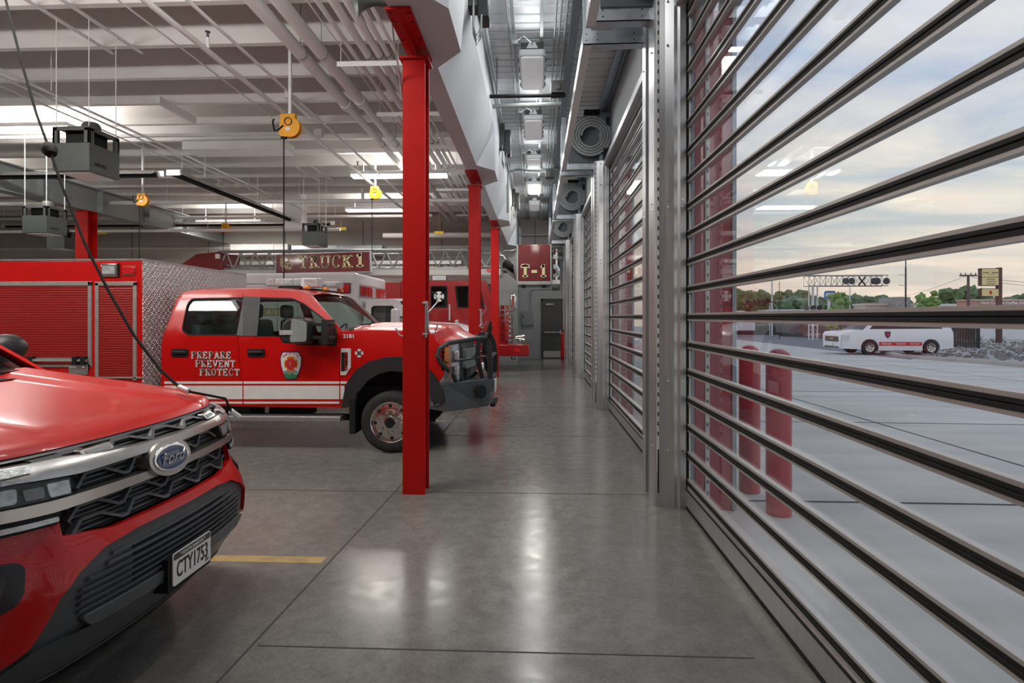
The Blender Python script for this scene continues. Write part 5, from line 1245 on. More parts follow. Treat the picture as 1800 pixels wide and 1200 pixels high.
# ================================================================== OVERHEAD SERVICES
# fixtures in the aisle
AY = [5.4, 8.0, 10.6, 13.2, 15.8, 18.4]
for i, y in enumerate([2.8]+AY):
    lit = (abs(y-15.8) < .1)
    lab = {5.4: 'white enclosed ceiling fixture above the near aisle', 8.0: 'white enclosed ceiling fixture nearest in the aisle, unlit', 10.6: 'second white aisle ceiling fixture, beyond the black cross pipe', 13.2: 'third white aisle ceiling fixture, unlit, before the lit one', 15.8: 'lit glowing ceiling fixture in the aisle', 18.4: 'last white aisle ceiling fixture, beyond the lit one', 2.8: 'white enclosed ceiling fixture overhead beside the camera'}[y]
    t = thing('aisle_light', lab, 'ceiling light', (-.06, y+.6, 5.3), 'aisle ceiling fixtures')
    P = rnd([(-.25, y), (.13, y), (.13, y+1.2), (-.25, y+1.2)], .06)
    if lit: P = rnd([(-.30, y), (.18, y), (.18, y+1.2), (-.30, y+1.2)], .12)
    b = MB(); b.prism_z(P, 5.33, 5.42); b.build('housing', 'lamp_white', t, bevel=.01)
    Q = rnd([(-.22, y+.03), (.10, y+.03), (.10, y+1.17), (-.22, y+1.17)], .05)
    MB().prism_z(Q, 5.30, 5.33).build('lens', 'lit_lens' if lit else 'faint_lens', t, bevel=.008)
    b = MB(); b.prism_y([(-.14, 5.42), (-.10, 5.50), (-.07, 5.50), (-.06, 5.44), (-.05, 5.50), (-.02, 5.50), (.02, 5.42)], y-.02, y-.005); b.build('bracket', 'lamp_white', t)
    b = MB(); b.box(-.22, .10, y-.01, y+.02, 5.42, 5.5); b.build('end_bar', 'dark_grey', t)
    b = MB()
    for dy in (.2, .5, .8, 1.05):
        for x in (-.262, .13): b.box(x, x+.012, y+dy, y+dy+.04, 5.33, 5.38)
    b.build('clip', 'dark_grey', t)
    lamp('lamp', (-.06, y+.6, 5.28), (0, 0, 0), .3, 1.1, 26 if lit else AISLE_W, (1, .93, .80) if lit else (1, .98, .95), t)  # unlit fixtures also get an added lamp to brighten the aisle
    for sy, ry in ((-1, -1), (1, 1)): lamp('end_fill', (-.06, y+.6+sy*.66, 5.34), (ry*(PI/2-.40), 0, 0), .34, .08, 5, (.97, .98, 1), t)  # fill lamps added at both ends to lift the dark deck
# long runs of conduit and rail under the deck
def run(name, x, z, r, m, lab, y0=-1, y1=YE-.04, cat='conduit', group='conduits under the aisle deck', box=False):
    b = MB()
    if box: b.box(x-r, x+r, y0, y1, z-r*.6, z+r*.6)
    else: b.cyl((x, y0, z), (x, y1, z), r, 8)
    tag(b.build(name, m), lab, cat, group)
run('conduit', .25, 5.50, .014, 'panel_grey', 'grey conduit right of the aisle fixtures, left of its two neighbours')
run('conduit', .31, 5.50, .014, 'panel_grey', 'middle one of three grey conduits right of the aisle fixtures')
run('conduit', .385, 5.50, .018, 'panel_grey', 'thicker grey conduit against the blue-grey beam over the aisle')
run('strut_rail', .07, 5.52, .022, 'panel_grey', 'grey steel rail carrying the aisle fixtures on their right', box=True, cat='rail')
run('strut_rail', -.31, 5.52, .022, 'panel_grey', 'grey steel rail carrying the aisle fixtures on their left', box=True, cat='rail')
run('conduit', -.37, 5.51, .012, 'panel_grey', 'thin grey conduit left of the aisle fixture rails')
run('conduit', -.66, 5.42, .02, 'post_white', 'white conduit along the top of the boxed header')
run('conduit', -.70, 5.35, .014, 'panel_grey', 'grey conduit along the boxed header just below the white one')
b = MB(); b.cyl((-.71, 8.62, 5.0), (.44, 8.62, 5.0), .028, 10); b.cyl((-.6, 8.62, 5.0), (-.6, 8.62, 5.58), .006, 6)
tag(b.build('cross_pipe', 'rubber'), 'black pipe crossing the aisle between the first two fixtures', 'pipe')
b = MB(); b.cyl((.0, 9.35, 5.13), (.0, 9.35, 5.6), .006, 6); b.cyl((-.72, 9.35, 5.12), (.40, 9.35, 5.14), .035, 10); tag(b.build('cross_conduit', 'panel_grey'), 'grey conduit crossing the aisle just behind the black pipe', 'conduit')
b = MB(); b.tube([(-.70, 13.9, 4.2), (-.70, 13.9, 5.1), (-.64, 13.9, 5.2), (-.5, 13.9, 5.25), (.7, 13.9, 5.25), (.9, 13.9, 5.2), (.95, 13.9, 5.1)], .03, 8); tag(b.build('cross_conduit', 'panel_grey'), 'grey conduit arching across the aisle before the lit fixture', 'conduit')
for y, lab in ((8.55, 'dark junction box at the right end of the black cross pipe'), (13.7, 'dark junction box at right, near the arching conduit')):
    b = MB(); b.box(.22, .42, y, y+.25, 5.02, 5.2); b.box(.3, .36, y-.02, y, 5.06, 5.14); tag(b.build('junction_box', 'dark_grey', bevel=.004), lab, 'junction box', 'junction boxes under the deck')
for y, lab in ((7.7, 'small grey box beside the nearest aisle fixture'), (10.35, 'small grey box beside the second aisle fixture'), (12.95, 'small grey box beside the third aisle fixture')):
    b = MB(); b.box(-.34, -.26, y, y+.1, 5.40, 5.47); b.tube([(-.26, y+.05, 5.42), (-.18, y, 5.46), (-.1, y+.1, 5.44), (-.06, y+.24, 5.46)], .008, 6); tag(b.build('fixture_box', 'panel_grey'), lab, 'junction box', 'boxes feeding the aisle fixtures')
# door operators hung on the boxed header
for i, (y, lab) in enumerate(((5.95, 'black control unit with cables on the header, nearest at the top'), (11.0, 'black control unit with hanging cables on the header, second'), (16.6, 'black control unit with cables on the header, farthest'))):
    t = thing('door_controller', lab, 'control unit', (-.7, y, 5.0), 'black control units on the header')
    MB().box(-.62, -.50, y, y+.25, 4.80, 5.28).build('case', 'black_plastic', t, bevel=.015)
    MB().box(-.72, -.62, y, y+.2, 4.92, 5.4).build('bracket', 'dark_grey', t)
    b = MB()
    for k in range(3): b.tube([(-.66, y+.02*k, 4.98), (-.665, y+.02*k, 4.72-.04*k), (-.63, y+.02*k, 4.60-.04*k), (-.59, y+.02*k, 4.66-.03*k), (-.575, y+.02*k, 4.82)], .011, 6)
    b.build('cable', 'panel_grey', t)
# ------------------------------------------------------------------ pipes in the bays, all parallel to the aisle
def bay_pipe(ratio, Hc, r, lab, m='white_paint', y0=1.0, y1=22.0, name='pipe', r2=None, ysw=None, group='white pipes under the bay roof'):
    x = -ratio*Hc; z = EYE+Hc; b = MB()
    if r2:
        b.cyl((x, y0, z), (x, ysw, z), r, 14); b.cyl((x, ysw-.1, z), (x, ysw+.12, z), r*1.16, 14); b.cyl((x, ysw, z), (x, y1, z), r2, 12)
        for yy in (ysw+1.6, ysw+2.0): b.cyl((x, yy, z), (x, yy+.03, z), r2*1.12, 12)
    else: b.cyl((x, y0, z), (x, y1, z), r, 10)
    return tag(b.build(name, m), lab, 'pipe', group)
bay_pipe(.894, 3.75, .092, 'fat white insulated pipe, left of the two big ones', r2=.07, ysw=9.9, y1=21.8)
bay_pipe(.813, 3.75, .092, 'fat white insulated pipe, right of the two big ones', r2=.07, ysw=9.75, y1=21.8)
for i, (q, r, lab) in enumerate(((.693, .030, 'thin white pipe leftmost on the white trapeze channels'), (.643, .052, 'white pipe second from left on the trapeze channels'), (.598, .050, 'white pipe middle on the trapeze channels'), (.565, .034, 'slim white pipe second from right on the trapeze channels'), (.530, .024, 'thin white pipe rightmost on the trapeze channels, near the header'))): bay_pipe(q, 3.6, r, lab)
bay_pipe(.725, 3.62, .009, 'hair-thin white conduit left of the trapeze pipes')
bay_pipe(1.235, 3.4, .036, 'white sprinkler pipe passing in front of the nearest yellow reel')
bay_pipe(1.32, 3.45, .011, 'thin white conduit left of the sprinkler pipe', y1=9.6)
bay_pipe(1.10, 3.5, .022, 'slim white pipe right of the nearest yellow reel')
bay_pipe(2.17, 3.55, .022, 'upper one of three thin white pipes over the dark filter box', y1=19)
bay_pipe(2.23, 3.55, .018, 'middle one of three thin white pipes over the dark filter box', y1=17)
bay_pipe(2.32, 3.60, .014, 'lowest one of three thin white pipes over the dark filter box', y1=15.8)
for i, y in enumerate((5.8, 7.75, 9.7, 11.6, 13.55, 15.5, 17.4, 19.4)):
    if y < 7: continue
    b = MB(); b.box(-2.75, -1.25, y-.02, y+.02, 5.13, 5.17); b.box(-2.75, -1.25, y-.022, y-.018, 5.10, 5.17)
    for x in (-2.7, -1.9): b.cyl((x, y, 5.13), (x, y, 6.50), .006, 6)
    names = {7.75: 'nearest', 9.7: 'second', 11.6: 'third', 13.55: 'fourth', 15.5: 'fifth', 17.4: 'sixth', 19.4: 'farthest'}
    tag(b.build('trapeze_channel', 'white_paint', flat=True), 'white slotted trapeze channel under the pipe rack, %s from the camera' % names[y], 'pipe support', 'trapeze channels')
    c = MB()
    for q, r in ((.643, .055), (.598, .053), (.565, .037)): c.cyl((-q*3.6, y-.03, 5.25), (-q*3.6, y+.0, 5.25), r*1.06, 12)
    tag(c.build('pipe_clamp', 'panel_grey'), 'pipe clamps on the %s trapeze channel' % names[y], 'clamp', 'pipe clamps')
# hangers on the fat pipes
for y, lab in ((7.95, 'nearest'), (12.2, 'middle'), (16.2, 'far')):
    b = MB()
    for q in (.894, .813):
        x = -q*3.75; rr = .095 if y < 9 else .075
        b.lathe([(rr, -.012), (rr+.006, -.012), (rr+.006, .012), (rr, .012), (rr, -.012)], (x, y, 5.40), (0, 1, 0), 16); b.cyl((x, y, 5.40+rr), (x, y, 6.1), .006, 6)
    tag(b.build('pipe_hanger', 'panel_grey'), 'ring hangers of the two fat white pipes, %s pair' % lab, 'pipe hanger', 'ring hangers')
# crossing pipes (run across the bays)
def cross(y, z, x0, x1, r, lab, m='white_paint', drops=()):
    b = MB(); b.cyl((x0, y, z), (x1, y, z), r, 12)
    k = 0
    while x0+1+k*4.0 < x1: b.cyl((x0+1+k*4.0, y, z), (x0+1+k*4.0, y, 6.52), .007, 5); k += 1
    for x in drops: b.cyl((x, y, z), (x, y, z+.35), r*.8, 8)
    tag(b.build('cross_pipe', m), lab, 'pipe', 'pipes crossing the bays')
cross(16.5, 5.06, -20, -1.9, .06, 'white pipe crossing all bays beyond the second red column', drops=(-3.2, -5.1))
cross(18.6, 4.55, -20, -6.5, .05, 'low white pipe across the far bays behind the filter boxes')
cross(19.5, 5.15, -20, -3.6, .05, 'white pipe across the far bays above the sign')
cross(20.6, 4.62, -5.6, -1.6, .10, 'fat grey pipe across the far bay right of the sign', 'off_white')
# hanging rods and droppers
b = MB()
for (x, y, z0) in ((-8.0, 7.5, 5.2), (-7.6, 8.6, 5.2), (-7.7, 12.9, 4.9), (-7.7, 15.4, 4.9)): b.cyl((x, y, z0), (x, y, 6.50), .008, 6)
tag(b.build('hanger_rod', 'white_paint'), 'thin white hanger rods above the thin left pipes', 'rod')
# sprinkler heads on the sprinkler pipe
for y, lab in ((7.1, 'sprinkler head standing on the white pipe, nearest'), (13.2, 'sprinkler head on the same pipe, farther, over the bright strip')):
    x = -1.235*3.4; t = thing('sprinkler_head', lab, 'sprinkler', (x, y, 5.08), 'upright sprinkler heads')
    b = MB(); b.cyl((x, y, 5.08), (x, y, 5.22), .022, 8); b.build('riser', 'white_paint', t)
    b = MB(); b.cyl((x, y, 5.22), (x, y, 5.27), .016, 8); b.cyl((x, y, 5.29), (x, y, 5.30), .032, 12); b.cyl((x, y, 5.27), (x, y, 5.29), .006, 6); b.build('deflector', 'dark_grey', t)
# short white channel pieces near joists
for (px, py, px2, py2, lab) in ((277, 178, 344, 215, 'short white channel hanging left of the nearest yellow reel'), (504, 168, 548, 206, 'short white channel hanging right above the nearest yellow reel')):
    Hc = 3.9; d = ray(px, py); tt = Hc/d[2]; d2 = ray(px2, py2); t2 = Hc/d2[2]
    b = MB(); b.box(d[0]*tt-.04, d[0]*tt+.04, d[1]*tt, d2[1]*t2, 5.52, 5.6495); tag(b.build('channel_piece', 'white_paint'), lab, 'channel', 'short ceiling channels')
# luminaires of the bays
LAB = ['long strip light over the near bay, out of frame', 'long strip light over the red SUV, out of frame', 'bright strip light behind the nearest red column', 'bright strip light at the left edge above the nearest filter box', 'bright strip light over the far left bays', 'strip light deep in the left bays', 'strip light over the far left near bay, out of frame', 'added strip light over the lettered board of the ladder truck']  # the last light is added to light the lettered board
for (x, y, zl, pw, pu, ps), lab in zip(BAY_LIGHTS, LAB):
    t = thing('strip_light', lab, 'ceiling light', (x, y, zl), 'bay strip lights')
    MB().box(x-1.2, x+1.2, y-.16, y+.16, zl+.05, zl+.13).build('housing', 'white_gloss', t, bevel=.01)
    MB().box(x-1.18, x+1.18, y-.13, y+.13, zl, zl+.05).build('diffuser', 'lit_strip', t)
    lamp('lamp', (x, y, zl-.02), (0, 0, 0), 2.3, .3, pw*LAMP_GAIN, (1, .96, .90), t)
    q = MB()
    for dx in (-.9, .9): q.cyl((x+dx, y, zl+.13), (x+dx, y, 6.52), .008, 6)
    q.build('hanger', 'white_paint', t)
    if ps: lamp('side_fill', (x, y+.20, zl+.06), (PI/2+.6, 0, 0), 2.3, .12, ps*LAMP_GAIN, (1, .96, .92), t)  # added fill lamp, brightens the joist webs facing the camera
    lamp('up_fill', (x, y, zl+.16), (PI, 0, 0), 2.3, .3, pu*UP_GAIN, (1, .96, .90), t)  # added fill lamp aimed up to brighten the bay ceiling
# radiant tube heaters
def heater(path, lab, z=4.9, w=.16):
    t = thing('tube_heater', lab, 'heater', (path[0][0], path[0][1], z), 'radiant tube heaters')
    for (a, c) in zip(path, path[1:]):
        a = Vector(a+(0,)); c = Vector(c+(0,)); d = (c-a).normalized(); n = Vector((-d.y, d.x, 0))
        P = [(-w-.02, 0), (-w*.55, .10), (w*.55, .10), (w+.02, 0), (w, 0), (w*.5, .085), (-w*.5, .085), (-w, 0)]
        b = MB(); b.prism(P, lambda u, v: a+n*u+Vector((0, 0, z+v)), lambda u, v: c+n*u+Vector((0, 0, z+v))); b.build('reflector', 'heater_reflector', t, flat=True)
        b = MB(); b.cyl(a+Vector((0, 0, z+.0))+n*0, c+Vector((0, 0, z+.0)), .055, 10); b.build('tube', 'rubber', t)
    b = MB()
    for (p, q) in (path[0], path[-1]): b.box(p-w, p+w, q-.01, q+.01, z-.03, z+.1)
    b.build('end_cap', 'lamp_white', t)
    b = MB()
    L = Vector(path[-1]+(0,))-Vector(path[-2]+(0,))
    for k in (.05, .3, .55, .8):
        p = Vector(path[-2]+(0,))+L*k; b.cyl((p.x, p.y, z+.1), (p.x, p.y, 6.50), .007, 6)
    b.build('hanger', 'white_paint', t)
heater([(-8.25, 12.6), (-8.25, 18.7)], 'long radiant heater slanting away, right of the nearest filter box')
heater([(-19, 12.7), (-8.7, 12.7)], 'radiant heater running left behind the nearest filter box')
heater([(-19, 19.6), (-7.2, 19.6)], 'far radiant heater crossing behind the yellow reels')
# air filters hanging from the roof
def air_filter(pxl, pyt, pxm, pxr, pyb, Y, lab, txt=True, depth=None):
    xl, zt = onY(pxl, pyt, Y); xm, zb = onY(pxm, pyb, Y)
    d = ray(pxr, pyb); k = xm/d[0]; y1 = depth or d[1]*k
    t = thing('air_filter', lab, 'air filter', (xl, Y, zb), 'hanging air filters')
    w = xm-xl; D = y1-Y; h = zt-zb
    b = MB()
    b.box(xl, xm, Y, y1, zb+.02, zt-h*.36)                        # lower case
    b.box(xl, xm, Y, y1, zt-.02*1, zt)
    zz0, zz1 = zt-h*.36, zt-.02
    for (xa, xb, ya, yb) in ((xl, xl+w*.13, Y, Y+.03), (xm-w*.15, xm, Y, Y+.03), (xl, xl+w*.13, y1-.03, y1), (xm-w*.15, xm, y1-.03, y1), (xm-.03, xm, Y, Y+D*.16), (xm-.03, xm, y1-D*.16, y1), (xl, xl+.03, Y, Y+D*.16), (xl, xl+.03, y1-D*.16, y1)): b.box(xa, xb, ya, yb, zz0, zz1)
    b.box(xl, xm, Y, Y+.03, zt-h*.09, zz1); b.box(xm-.03, xm, Y, y1, zt-h*.09, zz1)
    b.build('case', 'filter_grey', t, bevel=.003)
    MB().box(xl+.05, xm-.05, Y+.05, y1-.05, zb+.0, zb+.02).build('intake_grille', 'lamp_white', t)
    MB().box(xl+.10, xm-.10, Y+.10, y1-.10, zz0, zz1).build('filter_core', 'rubber', t)
    MB().box(xm, xm+.002, Y, y1, zb+h*.62, zb+h*.635).build('seam', 'dark_grey', t)
    MB().lathe([(0, 0), (w*.22, 0), (w*.22, .09), (w*.17, .13), (0, .13)], ((xl+xm)/2+w*.12, (Y+y1)/2, zt), (0, 0, 1), 16).build('outlet_collar', 'dark_grey', t)
    b = MB()
    for (x, y) in ((xl+.03, Y+.03), (xm-.03, Y+.03), (xm-.03, y1-.03)): b.cyl((x, y, zt), (x, y, 5.64), .006, 6)
    b.build('hanger', 'white_paint', t)
    b = MB(); b.box(xl+.01, xl+.05, Y-.5, y1+.5, 5.62, 5.649); b.box(xm-.05, xm-.01, Y-.5, y1+.5, 5.62, 5.649); b.build('strut', 'white_paint', t)
    if txt: sans_text('lettering', 'AIRVAC', (xm+.001, Y+D*.16, zb+h*.17), (0, 1, 0), (0, 0, 1), h*.085, 'rubber', t, depth=.002, width=D*.42)
air_filter(92, 222, 157, 210, 302, 7.3, 'large dark grey air filter box hanging nearest, upper left')
air_filter(39, 361, 82, 118, 410, 11.4, 'dark grey air filter box at far left, below the nearest one')
air_filter(82, 405, 113, 136, 437, 15.4, 'dark air filter box beside the far left red column', txt=False)
air_filter(531, 392, 562, 576, 432, 15.3, 'dark air filter box above the gold-lettered sign', txt=False)
# yellow cord reels
def reel(px, py, s, Y, lab, cord_to=None, loop=True):
    x, z = onY(px, py, Y); t = thing('cord_reel', lab, 'cord reel', (x, Y, z), 'yellow cord reels')
    b = MB(); P = [(x-s*.75, z+s*1.05), (x+s*.55, z+s*1.05)]+[(x+s*.1+s*.9*math.cos(a), z-s*.15+s*.9*math.sin(a)) for a in [math.radians(60-15*i) for i in range(11)]]+[(x-s*.75, z-s*.95), (x-s*.95, z-s*.7)]
    b.prism_y(P, Y-s*.28, Y-s*.20); b.prism_y(P, Y+s*.20, Y+s*.28); b.build('side_plate', 'reel_yellow', t, bevel=.004)
    b = MB(); b.lathe([(0, -s*.2), (s*.84, -s*.2), (s*.84, -s*.14), (s*.5, -s*.14), (s*.5, s*.14), (s*.84, s*.14), (s*.84, s*.2), (0, s*.2)], (x+s*.1, Y, z-s*.15), (0, 1, 0), 28); b.build('spool', 'reel_yellow', t)
    b = MB(); b.lathe([(s*.30, -.012), (s*.36, -.012), (s*.36, 0), (s*.30, 0), (s*.30, -.012)], (x-s*.05, Y-s*.28, z+s*.35), (0, 1, 0), 20); b.build('hub_ring', 'rubber', t)
    MB().prism_y(oval(x-s*.1, z-s*.3, s*.24, s*.14, 16), Y-s*.29, Y-s*.28).build('badge', 'lamp_white', t)
    MB().box(x-s*.8, x-s*.35, Y-s*.15, Y+s*.15, z-s*1.12, z-s*.92).build('cord_guide', 'rubber', t)
    MB().box(x-.02, x+.02, Y-.02, Y+.02, z+s*1.05, 6.50).build('mount', 'white_paint', t)
    if cord_to:
        b = MB(); b.cyl((x-s*.58, Y, z-s*1.1), (x-s*.58, Y, cord_to), .009, 6); b.build('cord', 'cable', t)
    if loop:
        b = MB(); b.tube([(x-s*.5, Y-s*.3, z), (x-s*1.0, Y-s*.3, z-s*.45), (x-s*1.3, Y-s*.3, z-s*.5), (x-s*1.45, Y-s*.3, z+s*.3), (x-s*1.35, Y-s*.3, z+s*.6)], .012, 6); b.build('power_cable', 'cable', t)
reel(510, 222, .165, 8.3, 'yellow cord reel nearest, behind the white sprinkler pipe', cord_to=2.22)
reel(251, 351, .15, 13.5, 'yellow cord reel at left beyond the heater', cord_to=3.0)
reel(660, 339, .15, 14.2, 'yellow cord reel just left of the nearest red column', cord_to=3.05, loop=False)
reel(397, 401, .16, 18.8, 'small yellow cord reel under the far white pipe', cord_to=3.2, loop=False)
for (px, py, lab) in ((178, 409, 'left'), (600, 402, 'centre'), (772, 409, 'right')):
    x, z = onY(px, py, 20); b = MB(); b.box(x-.16, x+.16, 19.95, 20.05, z-.05, z+.05); b.cyl((x, 20, z), (x, 20, 6.52), .006, 6); tag(b.build('pipe_marker', 'label_yellow'), 'small yellow pipe marker hanging far back, %s one' % lab, 'marker', 'yellow pipe markers')
# horn speaker beside the first column
t = thing('horn_speaker', 'grey horn speaker on the header left of the nearest red column', 'speaker', (-1.3, 5.2, 4.3))
c = Vector((-1.36, 4.85, 4.36)); ax = Vector((-.85, -.35, -.15)).normalized()
MB().lathe([(.03, 0), (.035, .05), (.05, .10), (.08, .15), (.125, .19), (.13, .195), (.12, .19), (.07, .15), (.03, .1), (0, .1)], c, ax, 20).build('horn', 'filter_grey', t)
b = MB(); b.cyl(c-ax*.1, c, .035, 10); b.cyl(c-ax*.08, c-ax*.08+Vector((.12, .02, .02)), .02, 8); b.build('driver', 'dark_grey', t)
b = MB(); b.tube([(-1.22, 4.85, 4.32), (-1.255, 4.86, 4.30), (-1.265, 5.0, 4.10), (-1.265, 5.2, 3.9), (-1.26, 5.3, 3.7)], .008, 6); b.build('conduit', 'galvanised', t)
# mixed far clutter: ducts and cable trays
for (x0, x1, y0, y1, z0, z1, m, nm, lab) in ((-9.6, -6.0, 21.9, 22.69, 4.05, 4.45, 'galvanised', 'duct', 'grey metal duct on the end wall left of the sign'),
    (-12.0, -9.7, 21.8, 22.69, 4.1, 4.5, 'white_paint', 'duct', 'white duct section on the end wall, left of the metal one'),
    (-7.6, -5.4, 11.9, 12.5, 5.25, 5.45, 'white_paint', 'heat_unit', 'white box unit under the bay joists above the lone filter'),
    (-8.5, -7.9, 18.8, 19.3, 4.62, 6.52, 'white_gloss', 'heat_unit', 'white unit box beside the small far yellow reel'),
    (-16.5, -15.2, 10.5, 11.5, 4.3, 5.6, 'white_paint', 'duct', 'white duct dropping at the far left edge')):
    b = MB(); b.box(x0, x1, y0, y1, z0, z1)
    if nm == 'duct':
        for k in (.25, .5, .75): b.box(x0+(x1-x0)*k-.02, x0+(x1-x0)*k+.02, y0-.02, y1, z0-.02, z1+.02)
    else: b.box(x0+.05, x1-.05, y0-.01, y0, z0+.03, z1-.03)
    tag(b.build(nm, m, bevel=.006), lab, 'duct' if nm == 'duct' else 'unit')
# slim cable tray run along the joist at Y = 11.5
b = MB(); b.box(-17, -5.0, 11.5, 11.56, 5.40, 5.46); b.box(-4.55, -4.40, 11.45, 11.6, 5.36, 5.5); b.box(-5.0, -4.5, 11.5, 11.53, 5.42, 5.44)
tag(b.build('cable_tray', 'off_white'), 'pale cable tray along a joist at the height of the nearest reel', 'cable tray')
# charging cable sagging to the red SUV
t = thing('charging_cable', 'long black cable drooping from the ceiling to the red SUV bonnet', 'cable', (-2.05, 3.3, 1.25))
P = [(10, 0), (38, 110), (64, 200), (87, 263), (112, 335), (150, 430), (190, 510), (236, 590), (282, 650), (318, 683)]
path = []
for i, (px, py) in enumerate(P):
    k = i/(len(P)-1); Y = 4.3+(3.34-4.3)*k; x, z = onY(px, py, Y); path.append((x, Y, z))
x, z = path[0][0], path[0][2]; path = [(x-.5, 4.9, 5.7), (x-.12, 4.45, z+.35)]+path
MB().tube(path, .009, 8).build('cord', 'cable', t)
bx, by, bz = path[5]
MB().lathe([(0, -.05), (.035, -.045), (.05, -.01), (.05, .01), (.035, .045), (0, .05)], (bx, by, bz), Vector(path[6])-Vector(path[4]), 16).build('stop_ball', 'rubber', t)
p1 = Vector(path[-1]); p0 = Vector(path[-2]); dd = (p1-p0).normalized()
MB().cyl(p1-dd*.02, p1+dd*.035+Vector((.03, 0, 0)), .019, 12).build('plug', 'white_gloss', t, bevel=.003)
MB().tube([p1+dd*.035+Vector((.03, 0, 0)), (-1.945, 3.48, 1.14), (-1.93, 3.50, 1.08), (-1.955, 3.56, 1.05)], .008, 6).build('lead', 'cable', t)
MB().cyl((-1.955, 3.56, 1.05), (-1.925, 3.61, 1.0), .018, 12).build('connector', 'white_gloss', t, bevel=.003)
# ================================================================== OUTSIDE
def gz(x, y):
    d = math.hypot(x-1.7, max(0, y-2)*.9); return -.02-.0125*max(0, d-2)
def ground_pt(px, py):
    d = ray(px, py); t = 5.0
    for _ in range(50): t = .6*t+.4*((gz(d[0]*t, d[1]*t)-EYE)/d[2])
    return (d[0]*t, d[1]*t)
b = MB()
rs = [0, 1, 2, 4, 7, 11, 16, 22, 30, 45, 70, 110, 180, 300]
def yard(u, v):
    i = u*(len(rs)-1); k = min(int(i), len(rs)-2); r = rs[k]+(rs[k+1]-rs[k])*(i-k); a = -PI*.5+PI*v
    x = 1.7+r*math.cos(a); y = 8+r*math.sin(a)*1.0
    return (x if r else 1.7, y if r else 8, gz(x, y))
N1, N2 = len(rs)-1, 40
y_ = MB()
xs = [1.36, 2.5, 4, 6, 9, 13, 18, 25, 35, 50, 80, 120, 200, 320]; ys = [-30, -12, -4, 0, 3, 6, 9, 13, 18, 25, 33, 45, 60, 90, 130, 200, 320]
V = [[y_.v((x, y, gz(x, y))) for y in ys] for x in xs]
for i in range(len(xs)-1):
    for j in range(len(ys)-1): y_.face([V[i][j], V[i+1][j], V[i+1][j+1], V[i][j+1]])
ap = tag(y_.build('ground', 'out_concrete'), 'pale concrete apron outside the glass doors', 'ground', kind='structure')
# joints
b = MB()
def gl(p, q, w=.03, n=12, lift=.004):
    for i in range(n):
        a = Vector(p).lerp(Vector(q), i/n); c = Vector(p).lerp(Vector(q), (i+1)/n); nn = Vector((-(c-a).y, (c-a).x)).normalized()*w/2
        f = [b.v((r.x, r.y, gz(r.x, r.y)+lift)) for r in (a+nn, c+nn, c-nn, a-nn)]; b.face(f)
for y in (1.2, 5.3, 9.6, 14, 18.5, 23): gl((1.9, y), (24, y+.2))
for x in (5.6, 9.8, 14.2): gl((x, -6), (x, 24))
b.build('control_joint', 'joint_dark', ap, flat=True)
def patch(pts, name, m, lab, cat, lift=.01, kind='structure'):
    q = MB(); q.panel(pts, lambda x, y: (x, y, gz(x, y)+lift), (0, 0, -lift-.03), step=3.0); o = q.build(name, m, flat=True); return tag(o, lab, cat, kind=kind)
G = ground_pt
patch([G(1292, 596), G(1600, 632), G(1640, 622), G(1420, 590), G(1292, 588)], 'parking_lot', 'asphalt', 'dark asphalt parking bay behind the bollards', 'asphalt', .012)
# kerb and rock bed
k = MB(); P = [G(1547, 622), G(1575, 628), G(1650, 634), G(1720, 639), (G(1800, 646)), G(1990, 660)]
for i in range(len(P)-1):
    a, c = Vector(P[i]), Vector(P[i+1]); n = Vector((-(c-a).y, (c-a).x)).normalized()*.35
    z = gz(*a); z2 = gz(*c)
    pts = [(a, z), (c, z2), (c+n, z2), (a+n, z)]
    lo = [k.v((p.x, p.y, zz-.05)) for p, zz in pts]; hi = [k.v((p.x, p.y, zz+.16)) for p, zz in pts]; k.face(hi); k.bridge(lo, hi)
tag(k.build('kerb', 'kerb'), 'pale concrete kerb around the rock bed', 'kerb', kind='structure')
bed = [G(1552, 616), G(1600, 622), G(1650, 629), G(1720, 634), G(1800, 641), G(1990, 655), G(1990, 606), G(1800, 600), G(1700, 603)]
patch(bed, 'rock_bed', 'verge', 'grey gravel bed inside the kerb', 'gravel', .10)
r = MB(); random.seed(4); cnt = 0
while cnt < 520:
    px = random.uniform(1555, 1850); py = random.uniform(602, 640); p = G(px, py)
    if not inpoly(p, bed) or (p[0] < 23.0 and p[1] > 30.7): continue
    s = random.uniform(.08, .22); c = Vector((p[0], p[1], gz(*p)+.12)); cnt += 1
    M3 = Matrix.Rotation(random.uniform(0, 6.28), 3, Vector((random.random(), random.random(), random.random()+.01)).normalized())
    vs = [r.v(c+M3 @ Vector((s*a*random.uniform(.7, 1.2), s*bb*.7, s*cc*.5))) for a, bb, cc in ((1, 0, 0), (-1, 0, 0), (0, 1, 0), (0, -1, 0), (0, 0, 1), (0, 0, -1))]
    for f in ((0, 2, 4), (2, 1, 4), (1, 3, 4), (3, 0, 4), (2, 0, 5), (1, 2, 5), (3, 1, 5), (0, 3, 5)): r.face([vs[i] for i in f])
tag(r.build('rocks', 'rock', flat=True), 'broken dark and pale rocks covering the kerbed bed', 'rocks', kind='stuff')
